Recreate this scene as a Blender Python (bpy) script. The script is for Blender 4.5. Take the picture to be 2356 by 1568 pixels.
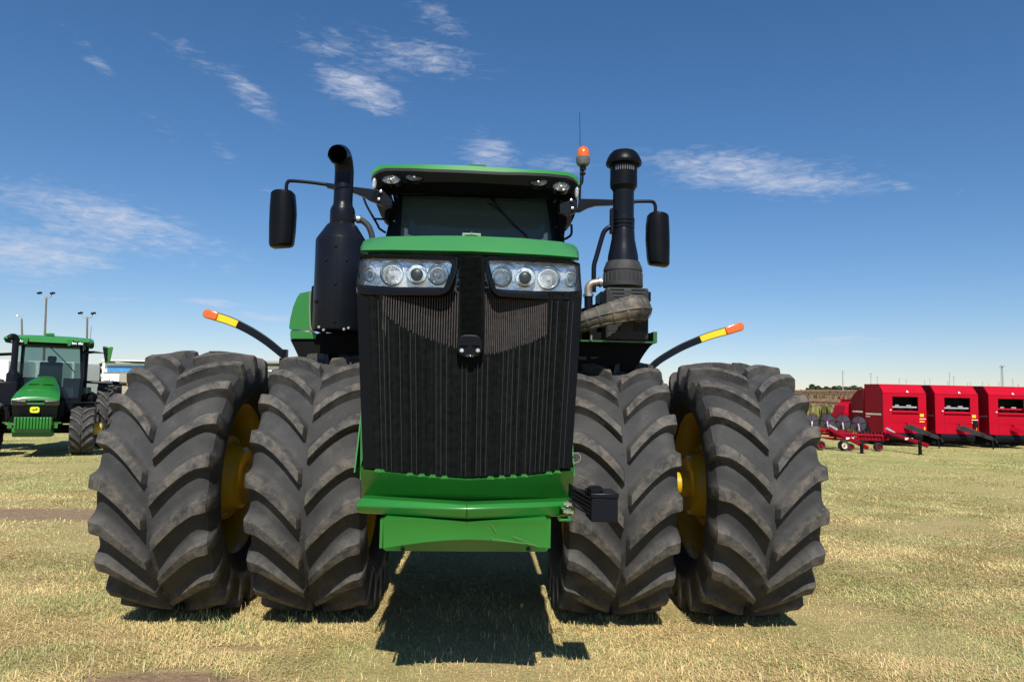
import bpy, math, random
import numpy as np
from mathutils import Vector, Matrix
R=math.radians; PI=math.pi
random.seed(7); rng=np.random.default_rng(11)
S=bpy.context.scene
for o in list(bpy.data.objects): bpy.data.objects.remove(o)
C=S.collection
# ---------------------------------------------------------------- camera
PW,PH,FP=2356.0,1568.0,1650.0           # measuring frame of the photograph and focal length in it
CAMH=1.704; PIT=math.atan((914-784)/FP); ROL=R(1.1766)
cp,sp_,cr,sr=math.cos(PIT),math.sin(PIT),math.cos(ROL),math.sin(ROL)
cam=bpy.data.cameras.new('camera'); camo=bpy.data.objects.new('camera',cam); C.objects.link(camo)
up0=Vector((0,-sp_,cp)); x0=Vector((1,0,0)); back=Vector((0,-cp,-sp_))
r_=x0*cr+up0*sr; u_=x0*(-sr)+up0*cr
camo.matrix_world=Matrix(((r_.x,u_.x,back.x,0),(r_.y,u_.y,back.y,0),(r_.z,u_.z,back.z,CAMH),(0,0,0,1)))
cam.sensor_fit='HORIZONTAL'; cam.sensor_width=36; cam.lens=FP/PW*36; cam.clip_start=.05; cam.clip_end=9000
S.camera=camo
# ---------------------------------------------------------------- light
SUN_EL=49.0; SUN_AZ=2.2                  # sun behind the camera, a little to its right
sl=bpy.data.lights.new('sun','SUN'); sl.energy=5.0; sl.angle=R(.5); sl.color=(1,.955,.88)
so=bpy.data.objects.new('sun',sl); C.objects.link(so)
sd=Vector((math.sin(R(SUN_AZ))*math.cos(R(SUN_EL)),-math.cos(R(SUN_AZ))*math.cos(R(SUN_EL)),math.sin(R(SUN_EL))))
so.rotation_euler=sd.to_track_quat('Z','Y').to_euler(); so.location=(0,-20,30)
S.view_settings.view_transform='Standard'; S.view_settings.look='None'
S.view_settings.exposure=0.22; S.view_settings.gamma=1
S.render.resolution_x=1024; S.render.resolution_y=681

def ray(u,v):
    a,b=u-PW/2,v-PH/2
    a1=cr*a+sr*b; b1=-sr*a+cr*b
    X,d,w=a1/FP,1.0,-b1/FP
    return Vector((X,d*cp-w*sp_,d*sp_+w*cp))
def P(u,v,Y):                            # world point seen at (u,v) at distance Y
    d=ray(u,v); return Vector((0,0,CAMH))+d*(Y/d.y)
def G(u,v):                              # ground point seen at (u,v)
    d=ray(u,v); return Vector((0,0,CAMH))+d*(-CAMH/d.z)

class NT:
    def __init__(s,nt): s.nt=nt
    def n(s,t,**k):
        nd=s.nt.nodes.new(t)
        for a,b in k.items(): setattr(nd,a,b)
        return nd
    def l(s,a,b): s.nt.links.new(a,b)
    def m(s,op,a,b=None,c=None,clamp=False):
        nd=s.n('ShaderNodeMath',operation=op,use_clamp=clamp)
        for i,v in enumerate((a,b,c)):
            if v is None: continue
            if isinstance(v,(int,float)): nd.inputs[i].default_value=v
            else: s.l(v,nd.inputs[i])
        return nd.outputs[0]
# world: Nishita sky with thin cirrus
W=bpy.data.worlds.new('World'); S.world=W; W.use_nodes=True; wn=W.node_tree; wn.nodes.clear(); t=NT(wn)
sky=t.n('ShaderNodeTexSky',sky_type='NISHITA',sun_disc=False); sky.sun_elevation=R(SUN_EL); sky.sun_rotation=R(180-SUN_AZ)
sky.altitude=300; sky.air_density=1.0; sky.dust_density=.0; sky.ozone_density=3.0
tc=t.n('ShaderNodeTexCoord'); sx=t.n('ShaderNodeSeparateXYZ'); t.l(tc.outputs['Generated'],sx.inputs[0])
az=t.m('ARCTAN2',sx.outputs[0],sx.outputs[1]); el=t.m('ARCSINE',sx.outputs[2])
clouds=[(260,515,250,62,8,1.0),(80,575,190,62,-4,.95),(150,470,120,26,22,.5),(215,130,75,20,38,.62),(440,130,95,30,25,.5),(575,215,90,34,30,.75),
 (790,120,150,50,12,.62),(825,205,125,48,14,1.05),(970,130,165,46,6,.85),(1010,45,110,40,30,.6),(1125,350,85,46,10,.95),(1290,378,100,26,6,.75),(1480,375,120,26,4,.55),
 (1740,400,275,50,9,1.1),(2070,425,34,15,10,.5),(490,695,80,13,3,.9),(610,728,110,13,2,.8),(1915,785,130,14,-2,.75),(70,650,110,12,2,.5),(385,320,70,60,50,.33),(515,345,75,24,45,.42),(1545,785,60,12,0,.5),(2210,440,40,14,-50,.4),(240,690,220,14,0,.4),(610,437,45,10,0,.5),(2060,770,100,10,0,.3)]
acc=None
for (u,v,a,b,ang,s) in clouds:
    d=ray(u,v).normalized(); A0=math.atan2(d.x,d.y); E0=math.asin(d.z)
    ca,sa=math.cos(R(-ang)),math.sin(R(-ang))
    dx=t.m('SUBTRACT',az,A0); dy=t.m('SUBTRACT',el,E0)
    ka,kb=a/1650.,b/1650.
    p=t.m('ADD',t.m('MULTIPLY',dx,ca/ka),t.m('MULTIPLY',dy,sa/ka))
    q=t.m('ADD',t.m('MULTIPLY',dx,-sa/kb),t.m('MULTIPLY',dy,ca/kb))
    r=t.m('ADD',t.m('MULTIPLY',p,p),t.m('MULTIPLY',q,q))
    g=t.m('MULTIPLY',t.m('EXPONENT',t.m('MULTIPLY',r,-1.15)),s)
    acc=g if acc is None else t.m('MAXIMUM',acc,g)
cv=t.n('ShaderNodeCombineXYZ'); t.l(az,cv.inputs[0]); t.l(t.m('MULTIPLY',el,2.0),cv.inputs[1])
mp=t.n('ShaderNodeMapping'); mp.inputs['Rotation'].default_value=(0,0,R(14)); t.l(cv.outputs[0],mp.inputs[0])
n1=t.n('ShaderNodeTexNoise'); n1.inputs['Scale'].default_value=7; n1.inputs['Detail'].default_value=9; n1.inputs['Roughness'].default_value=.62; n1.inputs['Distortion'].default_value=.9
mp2=t.n('ShaderNodeMapping'); mp2.inputs['Scale'].default_value=(1,3.2,1); t.l(mp.outputs[0],mp2.inputs[0]); t.l(mp2.outputs[0],n1.inputs['Vector'])
n2=t.n('ShaderNodeTexNoise'); n2.inputs['Scale'].default_value=38; n2.inputs['Detail'].default_value=10; n2.inputs['Roughness'].default_value=.66; n2.inputs['Distortion'].default_value=.6
mp3=t.n('ShaderNodeMapping'); mp3.inputs['Rotation'].default_value=(0,0,R(-38)); mp3.inputs['Scale'].default_value=(1,1.9,1); t.l(cv.outputs[0],mp3.inputs[0]); t.l(mp3.outputs[0],n2.inputs['Vector'])
nz=t.m('ADD',t.m('MULTIPLY',n1.outputs[0],.44),t.m('MULTIPLY',n2.outputs[0],.56))
dn=t.m('MULTIPLY',t.m('SUBTRACT',t.m('ADD',nz,t.m('MULTIPLY',acc,.33)),.60),2.9,clamp=True)
dn=t.m('POWER',dn,1.5)
dn=t.m('MULTIPLY',t.m('MULTIPLY',dn,t.m('MINIMUM',t.m('MULTIPLY',acc,2.2),1.0)),.80,clamp=True)
mx=t.n('ShaderNodeMix',data_type='RGBA'); t.l(dn,mx.inputs[0])
hs=t.n('ShaderNodeHueSaturation'); hs.inputs['Saturation'].default_value=1.20; t.l(sky.outputs[0],hs.inputs['Color'])
hz=t.n('ShaderNodeMix',data_type='RGBA'); t.l(t.m('EXPONENT',t.m('MULTIPLY',t.m('MAXIMUM',el,0),-5.5)),hz.inputs[0]); hz.inputs[6].default_value=(.97,1.03,1.07,1); hz.inputs[7].default_value=(.90,.82,.93,1)
tn_=t.n('ShaderNodeMix',data_type='RGBA',blend_type='MULTIPLY'); tn_.inputs[0].default_value=1; t.l(hs.outputs[0],tn_.inputs[6]); t.l(hz.outputs[2],tn_.inputs[7])
t.l(tn_.outputs[2],mx.inputs[6]); mx.inputs[7].default_value=(6.4,6.7,7.7,1)
bg=t.n('ShaderNodeBackground'); bg.inputs[1].default_value=.090; t.l(mx.outputs[2],bg.inputs[0])
wo=t.n('ShaderNodeOutputWorld'); t.l(bg.outputs[0],wo.inputs[0])
# ---------------------------------------------------------------- materials
def mat(name,col,rough=.5,metal=0,var=.15,vs=3,bump=0,bs=60,coat=0,spec=None,dirt=None,emit=None,alpha=None,trans=0,attr=None,ds=2.5,dthr=.55):
    m=bpy.data.materials.new(name); m.use_nodes=True; t=NT(m.node_tree); b=m.node_tree.nodes['Principled BSDF']
    tc=t.n('ShaderNodeTexCoord')
    n=t.n('ShaderNodeTexNoise'); n.inputs['Scale'].default_value=vs; n.inputs['Detail'].default_value=6; t.l(tc.outputs['Object'],n.inputs['Vector'])
    rp=t.n('ShaderNodeValToRGB'); rp.color_ramp.elements[0].position=.3; rp.color_ramp.elements[1].position=.7
    rp.color_ramp.elements[0].color=tuple(c*(1-var) for c in col)+(1,); rp.color_ramp.elements[1].color=tuple(min(1,c*(1+var)) for c in col)+(1,)
    t.l(n.outputs[0],rp.inputs[0]); out=rp.outputs[0]
    if dirt:
        n3=t.n('ShaderNodeTexNoise'); n3.inputs['Scale'].default_value=ds; n3.inputs['Detail'].default_value=10; n3.inputs['Roughness'].default_value=.7; t.l(tc.outputs['Object'],n3.inputs['Vector'])
        f=t.m('MULTIPLY',t.m('SUBTRACT',n3.outputs[0],dthr),dirt[3],clamp=True)
        x=t.n('ShaderNodeMix',data_type='RGBA'); t.l(f,x.inputs[0]); t.l(out,x.inputs[6]); x.inputs[7].default_value=tuple(dirt[:3])+(1,); out=x.outputs[2]
    if attr:
        at=t.n('ShaderNodeAttribute'); at.attribute_name='col'; x=t.n('ShaderNodeMix',data_type='RGBA',blend_type='MULTIPLY'); x.inputs[0].default_value=1
        t.l(out,x.inputs[6]); t.l(at.outputs['Color'],x.inputs[7]); out=x.outputs[2]
    t.l(out,b.inputs['Base Color']); b.inputs['Roughness'].default_value=rough; b.inputs['Metallic'].default_value=metal
    if coat: b.inputs['Coat Weight'].default_value=coat; b.inputs['Coat Roughness'].default_value=.2
    if spec is not None: b.inputs['Specular IOR Level'].default_value=spec
    if trans: b.inputs['Transmission Weight'].default_value=trans
    if alpha is not None: b.inputs['Alpha'].default_value=alpha
    if bump:
        n4=t.n('ShaderNodeTexNoise'); n4.inputs['Scale'].default_value=bs; n4.inputs['Detail'].default_value=5; t.l(tc.outputs['Object'],n4.inputs['Vector'])
        bp=t.n('ShaderNodeBump'); bp.inputs['Strength'].default_value=bump; bp.inputs['Distance'].default_value=.01; t.l(n4.outputs[0],bp.inputs['Height']); t.l(bp.outputs[0],b.inputs['Normal'])
    return m
def glassmat(name,tint,rough=.02,opac=.35,col=(.02,.03,.03)):
    m=bpy.data.materials.new(name); m.use_nodes=True; t=NT(m.node_tree); m.node_tree.nodes.clear()
    tr=t.n('ShaderNodeBsdfTransparent'); tr.inputs[0].default_value=tint+(1,)
    gl=t.n('ShaderNodeBsdfGlossy'); gl.inputs['Roughness'].default_value=rough
    df=t.n('ShaderNodeBsdfDiffuse'); df.inputs[0].default_value=col+(1,)
    n=t.n('ShaderNodeTexNoise'); n.inputs['Scale'].default_value=2.0
    a=t.n('ShaderNodeMixShader'); a.inputs[0].default_value=opac; t.l(tr.outputs[0],a.inputs[1]); t.l(df.outputs[0],a.inputs[2])
    fr=t.n('ShaderNodeFresnel'); fr.inputs[0].default_value=1.5
    b=t.n('ShaderNodeMixShader'); t.l(t.m('MULTIPLY',fr.outputs[0],t.m('ADD',n.outputs[0],.5)),b.inputs[0]); t.l(a.outputs[0],b.inputs[1]); t.l(gl.outputs[0],b.inputs[2])
    o=t.n('ShaderNodeOutputMaterial'); t.l(b.outputs[0],o.inputs[0]); return m
M={}
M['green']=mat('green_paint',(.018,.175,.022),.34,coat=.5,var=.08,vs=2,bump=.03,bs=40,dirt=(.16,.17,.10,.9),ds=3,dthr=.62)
M['green_d']=mat('green_paint_dusty',(.018,.14,.02),.42,coat=.25,var=.1,dirt=(.13,.11,.06,1.6),ds=5,dthr=.56)
M['black']=mat('black_plastic',(.0045,.005,.0065),.36,var=.2,bump=.10,bs=220,dirt=(.03,.029,.027,.4),dthr=.6,spec=.14)
M['blackm']=mat('black_painted_steel',(.0065,.0078,.0125),.33,var=.15,vs=5,bump=.05,bs=120,dirt=(.04,.037,.034,.4),dthr=.62,spec=.18)
M['blackg']=mat('glossy_black_trim',(.0045,.005,.007),.22,spec=.3,var=.1)
M['screen']=mat('dark_grille_mesh',(.006,.0072,.0072),.62,var=.35,vs=30,spec=.04,dirt=(.018,.019,.017,.9),ds=9,dthr=.55)
M['dark']=mat('underbody_black',(.0028,.0028,.003),.7,var=.2,spec=.15)
M['core']=mat('lit_radiator_fins',(.050,.042,.039),.55,var=.3,vs=40,spec=.3)
M['yellow']=mat('yellow_rim_paint',(.56,.36,.006),.42,coat=.3,var=.07,dirt=(.22,.11,.03,1.6),ds=4,dthr=.55)
M['ystick']=mat('yellow_reflector',(.85,.60,.015),.35,var=.05)
M['amber']=mat('amber_lens',(.72,.13,.006),.12,var=.1,vs=25,coat=.8)
M['chrome']=mat('chrome_reflector',(.85,.87,.88),.08,metal=1,var=.04,bump=.9,bs=26)
M['satin']=mat('satin_silver',(.80,.81,.80),.16,metal=.62,var=.22,vs=14,bump=1.0,bs=16)
M['halo']=mat('frosted_halo',(.70,.82,.90),.3,var=.05)
M['steel']=mat('zinc_steel',(.55,.54,.50),.35,metal=.9,var=.15)
M['tan']=mat('dusty_rubber_hose',(.075,.07,.06),.72,var=.3,vs=9,dirt=(.36,.28,.19,3.0),ds=4.5,dthr=.50,bump=.3,bs=90)
M['dgrey']=mat('weathered_grey_plastic',(.036,.036,.037),.62,spec=.25,var=.15,dirt=(.13,.12,.10,1.3),ds=6,dthr=.5,bump=.2,bs=150)
M['glass']=glassmat('tinted_cab_glass',(.50,.58,.56),opac=.34,col=(.13,.18,.19))
M['glass2']=glassmat('clear_cab_glass',(.52,.64,.62),opac=.12,col=(.07,.09,.09))
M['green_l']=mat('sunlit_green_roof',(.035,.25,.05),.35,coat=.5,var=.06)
M['lens']=glassmat('clear_lens',(.97,.98,.98),opac=.015,col=(.5,.5,.5))
M['gdark']=mat('smoked_lens',(.012,.014,.016),.08,coat=.6)
M['red']=mat('baler_red_paint',(.44,.004,.020),.55,spec=.08,var=.08,vs=1.5,dirt=(.35,.1,.09,.3),dthr=.66)
M['reddk']=mat('implement_red',(.26,.004,.014),.6,spec=.1,var=.2,dirt=(.18,.1,.07,1),dthr=.55)
M['white']=mat('white_metal_cladding',(.80,.80,.78),.5,var=.05)
M['cream']=mat('cream_rim',(.75,.70,.52),.5,var=.08)
M['blue']=mat('blue_cladding',(.06,.26,.58),.5,var=.12,vs=1)
M['tanm']=mat('tan_cladding',(.36,.31,.25),.6,var=.1)
M['grey']=mat('galvanised_grey',(.30,.30,.31),.5,var=.15,vs=4)
M['rust']=mat('rusty_steel',(.17,.10,.055),.75,var=.4,vs=6)
M['bark']=mat('bark',(.10,.075,.05),.9,var=.3)
M['leaf']=mat('tree_leaves',(.05,.075,.03),.65,var=.35,vs=.6)
M['seat']=mat('seat_cloth',(.06,.065,.075),.8,var=.1)
M['liner']=mat('cab_trim',(.13,.13,.12),.7,var=.1)
M['greygn']=mat('grey_disc',(.075,.085,.11),.45,var=.12)
M['wood']=mat('wooden_pole',(.16,.125,.095),.85,var=.2)
# tyre rubber: dust clings to the lug faces
def tyremat():
    m=bpy.data.materials.new('tyre_rubber'); m.use_nodes=True; t=NT(m.node_tree); b=m.node_tree.nodes['Principled BSDF']
    tc=t.n('ShaderNodeTexCoord'); at=t.n('ShaderNodeAttribute'); at.attribute_name='lug'
    ob=t.n('ShaderNodeObjectInfo')
    av=t.n('ShaderNodeVectorMath',operation='ADD'); t.l(tc.outputs['Object'],av.inputs[0]); t.l(ob.outputs['Random'],av.inputs[1])
    def nz(s,d,r,dist=0):
        n=t.n('ShaderNodeTexNoise'); n.inputs['Scale'].default_value=s; n.inputs['Detail'].default_value=d; n.inputs['Roughness'].default_value=r; n.inputs['Distortion'].default_value=dist; t.l(av.outputs[0],n.inputs['Vector']); return n.outputs[0]
    def mix(f,a,c2):
        x=t.n('ShaderNodeMix',data_type='RGBA'); t.l(f,x.inputs[0])
        if isinstance(a,tuple): x.inputs[6].default_value=a+(1,)
        else: t.l(a,x.inputs[6])
        x.inputs[7].default_value=c2+(1,); return x.outputs[2]
    a=mix(t.m('MULTIPLY',t.m('SUBTRACT',nz(2.2,5,.6),.38),3.0,clamp=True),(.033,.033,.0335),(.060,.060,.060))
    a=mix(t.m('MULTIPLY',t.m('SUBTRACT',nz(4.5,8,.68),.54),4.0,clamp=True),a,(.095,.086,.075))
    dust=t.m('MULTIPLY',t.m('MULTIPLY',t.m('SUBTRACT',nz(11,9,.72,.5),.40),4.5,clamp=True),t.m('MULTIPLY',at.outputs['Fac'],.72))
    a=mix(dust,a,(.165,.142,.115))
    a=mix(t.m('MULTIPLY',t.m('SUBTRACT',nz(24,8,.75),.57),6.0,clamp=True),a,(.030,.029,.028))
    a=mix(t.m('MULTIPLY',t.m('SUBTRACT',nz(17,9,.8,1.2),.60),7.0,clamp=True),a,(.17,.155,.13))
    a=mix(t.m('MULTIPLY',t.m('SUBTRACT',nz(75,4,.7),.67),6.0,clamp=True),a,(.19,.16,.13))
    t.l(a,b.inputs['Base Color']); b.inputs['Roughness'].default_value=.75; b.inputs['Specular IOR Level'].default_value=.22
    bp=t.n('ShaderNodeBump'); bp.inputs['Strength'].default_value=.5; bp.inputs['Distance'].default_value=.006; t.l(t.m('ADD',nz(55,8,.75),t.m('MULTIPLY',nz(14,6,.7),1.2)),bp.inputs['Height']); t.l(bp.outputs[0],b.inputs['Normal'])
    return m
M['tyre']=tyremat()
# ---------------------------------------------------------------- helpers
def tag(o,label=None,cat=None,group=None,kind=None):
    if label: o['label']=label
    if cat: o['category']=cat
    if group: o['group']=group
    if kind: o['kind']=kind
    return o
def empty(name,loc=(0,0,0),rz=0,label=None,cat=None,group=None):
    o=bpy.data.objects.new(name,None); C.objects.link(o); o.location=loc; o.rotation_euler=(0,0,rz); o.empty_display_size=.2
    return tag(o,label,cat,group)
class MB:
    def __init__(s): s.v=[]; s.f=[]
    def add(s,vs,fs):
        k=len(s.v); s.v+= [tuple(p) for p in vs]; s.f+=[tuple(i+k for i in f) for f in fs]; return s
    def box(s,a,b):
        (x0,y0,z0),(x1,y1,z1)=a,b
        return s.add([(x0,y0,z0),(x1,y0,z0),(x1,y1,z0),(x0,y1,z0),(x0,y0,z1),(x1,y0,z1),(x1,y1,z1),(x0,y1,z1)],
          [(0,3,2,1),(4,5,6,7),(0,1,5,4),(1,2,6,5),(2,3,7,6),(3,0,4,7)])
    def prism(s,pts,d):      # pts: 3D outline (ccw seen from -d side), extruded by vector d
        n=len(pts); d=Vector(d); a=[Vector(p) for p in pts]; b=[p+d for p in a]
        return s.add(a+b,[tuple(range(n)),tuple(range(2*n-1,n-1,-1))]+[((i+1)%n,i,i+n,(i+1)%n+n) for i in range(n)])
    def loft(s,rows,close=False,cap=False,flip=False):
        n=len(rows[0]); vs=[p for r in rows for p in r]; fs=[]
        for i in range(len(rows)-1):
            for j in range(n if close else n-1):
                a,b=i*n+j,i*n+(j+1)%n; q=(a,b,b+n,a+n); fs.append(q[::-1] if flip else q)
        if cap: fs.append(tuple(range(n))[::-1]); fs.append(tuple((len(rows)-1)*n+j for j in range(n)))
        return s.add(vs,fs)
    def tube(s,path,r,n=12,cap=True,ry=None):
        path=[Vector(p) for p in path]; rs=r if isinstance(r,(list,tuple)) else [r]*len(path)
        rows=[]; pn=None
        for i,p in enumerate(path):
            d=(path[min(i+1,len(path)-1)]-path[max(i-1,0)]).normalized()
            if pn is None:
                a=Vector((0,0,1)) if abs(d.z)<.9 else Vector((0,1,0)); pn=(a-d*a.dot(d)).normalized()
            else: pn=(pn-d*pn.dot(d)).normalized()
            q=d.cross(pn)
            rows.append([p+(pn*math.cos(2*PI*k/n)+q*math.sin(2*PI*k/n))*rs[i] for k in range(n)])
        return s.loft(rows,close=True,cap=cap)
    def lathe(s,prof,c,axis='z',n=24,cap=False):   # prof: (r,h)
        rows=[]
        for r,h in prof:
            row=[]
            for k in range(n):
                a=2*PI*k/n; ca,sa=math.cos(a)*r,math.sin(a)*r
                row.append((c[0]+ca,c[1]+sa,c[2]+h) if axis=='z' else (c[0]+h,c[1]+ca,c[2]+sa) if axis=='x' else (c[0]+sa,c[1]+h,c[2]+ca))
            rows.append(row)
        return s.loft(rows,close=True,cap=cap)
    def ball(s,c,r,n=10,m=6,sq=(1,1,1)):
        rows=[[(c[0]+r*sq[0]*math.sin(PI*(i+.02)/(m+.04))*math.cos(2*PI*k/n),c[1]+r*sq[1]*math.sin(PI*(i+.02)/(m+.04))*math.sin(2*PI*k/n),c[2]+r*sq[2]*math.cos(PI*(i+.02)/(m+.04))) for k in range(n)] for i in range(m+1)]
        return s.loft(rows,close=True,cap=True,flip=True)
    def build(s,name,m,parent=None,bev=0,smooth=True,loc=None,label=None,seg=2,ang=32):
        me=bpy.data.meshes.new(name); me.from_pydata(s.v,[],s.f); me.validate(); me.update()
        import bmesh
        bm=bmesh.new(); bm.from_mesh(me); bmesh.ops.recalc_face_normals(bm,faces=bm.faces); bm.to_mesh(me); bm.free()
        me.materials.append(M[m] if isinstance(m,str) else m)
        if smooth:
            me.polygons.foreach_set('use_smooth',[True]*len(me.polygons)); me.set_sharp_from_angle(angle=R(ang))
        o=bpy.data.objects.new(name,me); C.objects.link(o)
        if parent is not None: o.parent=parent
        if loc is not None: o.location=loc
        if bev:
            b=o.modifiers.new('bevel','BEVEL'); b.width=bev; b.segments=seg; b.limit_method='ANGLE'; b.angle_limit=R(28)
        if label: o['label']=label
        return o
def spath(pts,k=6):          # Catmull-Rom through points
    pts=[Vector(p) for p in pts]; q=[pts[0]]+pts+[pts[-1]]; out=[]
    for i in range(1,len(q)-2):
        for j in range(k):
            t_=j/k; a,b,c,d=q[i-1],q[i],q[i+1],q[i+2]
            out.append(.5*((2*b)+(c-a)*t_+(2*a-5*b+4*c-d)*t_**2+(3*b-a-3*c+d)*t_**3))
    return out+[pts[-1]]
def children(o): return [c for c in bpy.data.objects if c.parent==o]
def copy_tree(o,parent=None,lk=None):
    if lk is None:
        lk={}
        for c in bpy.data.objects:
            if c.parent: lk.setdefault(c.parent.name,[]).append(c)
    c=o.copy(); C.objects.link(c); c.parent=parent
    for ch in lk.get(o.name,[]): copy_tree(ch,c,lk)
    return c
def npmesh(name,V,F,m,parent=None,attr=None,aname='lug',smooth=True,ang=30):
    me=bpy.data.meshes.new(name); V=np.asarray(V,dtype=np.float32); F=np.asarray(F,dtype=np.int32)
    me.vertices.add(len(V)); me.vertices.foreach_set('co',V.ravel()); k=F.shape[1]
    me.loops.add(F.size); me.loops.foreach_set('vertex_index',F.ravel())
    me.polygons.add(len(F)); me.polygons.foreach_set('loop_start',np.arange(0,F.size,k,dtype=np.int32))
    me.update(calc_edges=True)
    me.materials.append(M[m] if isinstance(m,str) else m)
    if attr is not None:
        if attr.ndim==1:
            a=me.attributes.new(aname,'FLOAT','POINT'); a.data.foreach_set('value',attr.astype(np.float32))
        else:
            a=me.attributes.new(aname,'FLOAT_COLOR','POINT'); a.data.foreach_set('color',attr.astype(np.float32).ravel())
    if smooth: me.polygons.foreach_set('use_smooth',[True]*len(F)); me.set_sharp_from_angle(angle=R(ang))
    o=bpy.data.objects.new(name,me); C.objects.link(o)
    if parent is not None: o.parent=parent
    return o
# ---------------------------------------------------------------- tyres
def tyre_mesh(RR=1.03,hw=.372,rr=.60,N=20,phase=0,lugh=.07,curl=.98,flat=True,js=26):
    """heights of base carcass and lug top on one half, grid lines follow the lugs"""
    s_=RR/1.03
    base=[(0,.967),(.012/.405*hw,.967),(.03/.405*hw,.966),(.10/.405*hw,.965),(.20/.405*hw,.960),(.29/.405*hw,.950),(.345/.405*hw,.938),(hw-.022,.924),(hw+.008,.900),(hw+.020,.862),(hw+.034,.82),(hw+.040,.775),(hw+.030,.715),(hw+.008,.66),(hw-.018,.625),(hw-.045,rr/s_+.012),(hw-.065,rr/s_)]
    top=[(0,1.028),(.012/.405*hw,1.030),(.03/.405*hw,1.031),(.10/.405*hw,1.031),(.20/.405*hw,1.027),(.29/.405*hw,1.018),(.345/.405*hw,1.008),(hw+.008,1.000),(hw+.024,.988),(hw+.037,.925),(hw+.041,.855),(hw+.0405,.785)]+base[12:]
    on=[0,.0,.97,1,1,1,1,1,1,1,.9,.25,0,0,0,0,0]
    # subdivide rows
    def sub(L): 
        L=np.array(L,float); out=[]
        for i in range(len(L)-1):
            k=2 if 2<i<9 else 1
            for j in range(k): out.append(L[i]*(1-j/k)+L[i+1]*j/k)
        out.append(L[-1]); return np.array(out)
    B=sub(base); T=sub(top); ON=sub([[a] for a in on])[:,0]
    xs=B[:,0]; nj=len(xs)
    tpar=np.clip(np.minimum(B[:,0],hw)/hw,0,1); tpar[np.argmax(B[:,0]>=hw):]=1
    sh=curl*(1-(1-tpar)**1.5)
    ext=np.cumsum(np.concatenate([[0],np.hypot(np.diff(B[:,0]),np.diff(B[:,1]))])); 
    k0=np.argmax(B[:,0]>=hw); sh[k0:]+=.0
    wj=.20+.07*tpar
    samp=[('a',0,1),('w',.5,1),('w',1,1),('r',.025,.90),('r',.085,.45),('r',.14,.20),('r',.20,.06),('r',.27,0),('m',.35,0),('m',.7,0),('e',.105,0),('e',.075,.03),('e',.055,.12),('e',.008,.97)]
    V=[];A=[];idx={}
    dphi=2*PI/N; ns=len(samp)
    halves=[]
    for side in (-1,1):
        base_i=sum(len(h) for h in halves); Vh=np.zeros((N*ns,nj,3)); Ah=np.zeros((N*ns,nj))
        off=phase+(.5 if side>0 else 0)
        for k,(c,a,h) in enumerate(samp):
            if c=='a': p=np.zeros(nj)
            elif c=='w': p=wj*a
            elif c=='r': p=wj+a
            elif c=='e': p=np.full(nj,1-a)
            else: s0=wj+.27; p=s0+(1-.105-s0)*a
            hh=h*ON
            X=B[:,0]*(1-hh)+T[:,0]*hh; RD=(B[:,1]*(1-hh)+T[:,1]*hh)*s_
            for n in range(N):
                blend=np.clip(tpar*1,0,1)
                ph=(n+p+sh+off)*dphi
                if True:
                    ph0=(n+p[0]+off)*dphi
                    ph[0]=ph0
                i=n*ns+k
                Vh[i,:,0]=side*X; Vh[i,:,1]=-RD*np.cos(ph); Vh[i,:,2]=RD*np.sin(ph); Ah[i]=hh if c in('a','w') else hh*.8
        halves.append((Vh,Ah))
    VV=[];AA=[];FF=[];o=0
    for si,(Vh,Ah) in enumerate(halves):
        n0=Vh.shape[0]; VV.append(Vh.reshape(-1,3)); AA.append(Ah.ravel())
        i=np.arange(n0)[:,None]; j=np.arange(nj-1)[None,:]; i2=(i+1)%n0
        a=o+i*nj+j; b=o+i2*nj+j; q=np.stack([a,b,b+1,a+1],-1).reshape(-1,4)
        if si==0: q=q[:,::-1]
        FF.append(q); o+=n0*nj
    V=np.concatenate(VV)
    if flat:
        z=V[:,2]; lim=-(RR-.03)
        g=np.clip((-z/RR-.55)/.45,0,1)**2
        V[:,0]*=1+.07*g*np.clip(np.abs(V[:,0])/hw,0,1)
        V[:,2]=np.where(z<lim,lim+(z-lim)*.15,z)
    return V,np.concatenate(FF),np.concatenate(AA)
def copy_wheel(w,loc,parent):
    c=copy_tree(w,parent); c.location=loc; return c
def rim_prof(sgn,hw=.325,rr=.60):
    # (radius, x): x grows away from the tractor; the dish opens towards the tractor
    p=[(rr+.03,-hw-.012),(rr+.036,-hw),(rr+.015,-hw+.018),(rr-.005,-hw+.03),(rr-.03,-hw+.06),(rr-.055,-.14),(rr-.062,.02),(rr-.10,.05),(rr-.17,.0),(rr-.24,-.10),(.345,-.19),(.335,-.215),(.27,-.215),(.262,-.235),(.245,-.33),(.22,-.35),(.10,-.35),(.10,-.62),(.001,-.62)]
    q=[(rr+.03,hw+.012),(rr+.036,hw),(rr-.005,hw-.03),(rr-.05,.2),(rr-.065,.07),(rr-.16,.06),(.33,.0),(.10,.0),(.09,.06),(.001,.06)]
    return [(r,x*sgn) for r,x in p],[(r,x*sgn) for r,x in q]
def make_wheel(parent,loc,sgn,phase,seedv=0):
    p,q=rim_prof(sgn)
    mb=MB().lathe([a for a in p if a[0]<.545],(0,0,0),'x',48)
    for k in range(10):
        a=2*PI*k/10; mb.lathe([(.016,-.215*sgn),(.016,-.242*sgn),(.001,-.242*sgn)],(0,.295*math.cos(a),.295*math.sin(a)),'x',8)
    w=mb.build('wheel','yellow',parent,loc=loc)
    MB().lathe([a for a in p if a[0]>=.53],(0,0,0),'x',64).lathe(q[:5],(0,0,0),'x',64).lathe(q[4:],(0,0,0),'x',40).build('rim','yellow',w)
    V,F,A=tyre_mesh(phase=phase)
    ty=npmesh('tyre',V,F,'tyre',w,A,ang=28)
    return w
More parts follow.
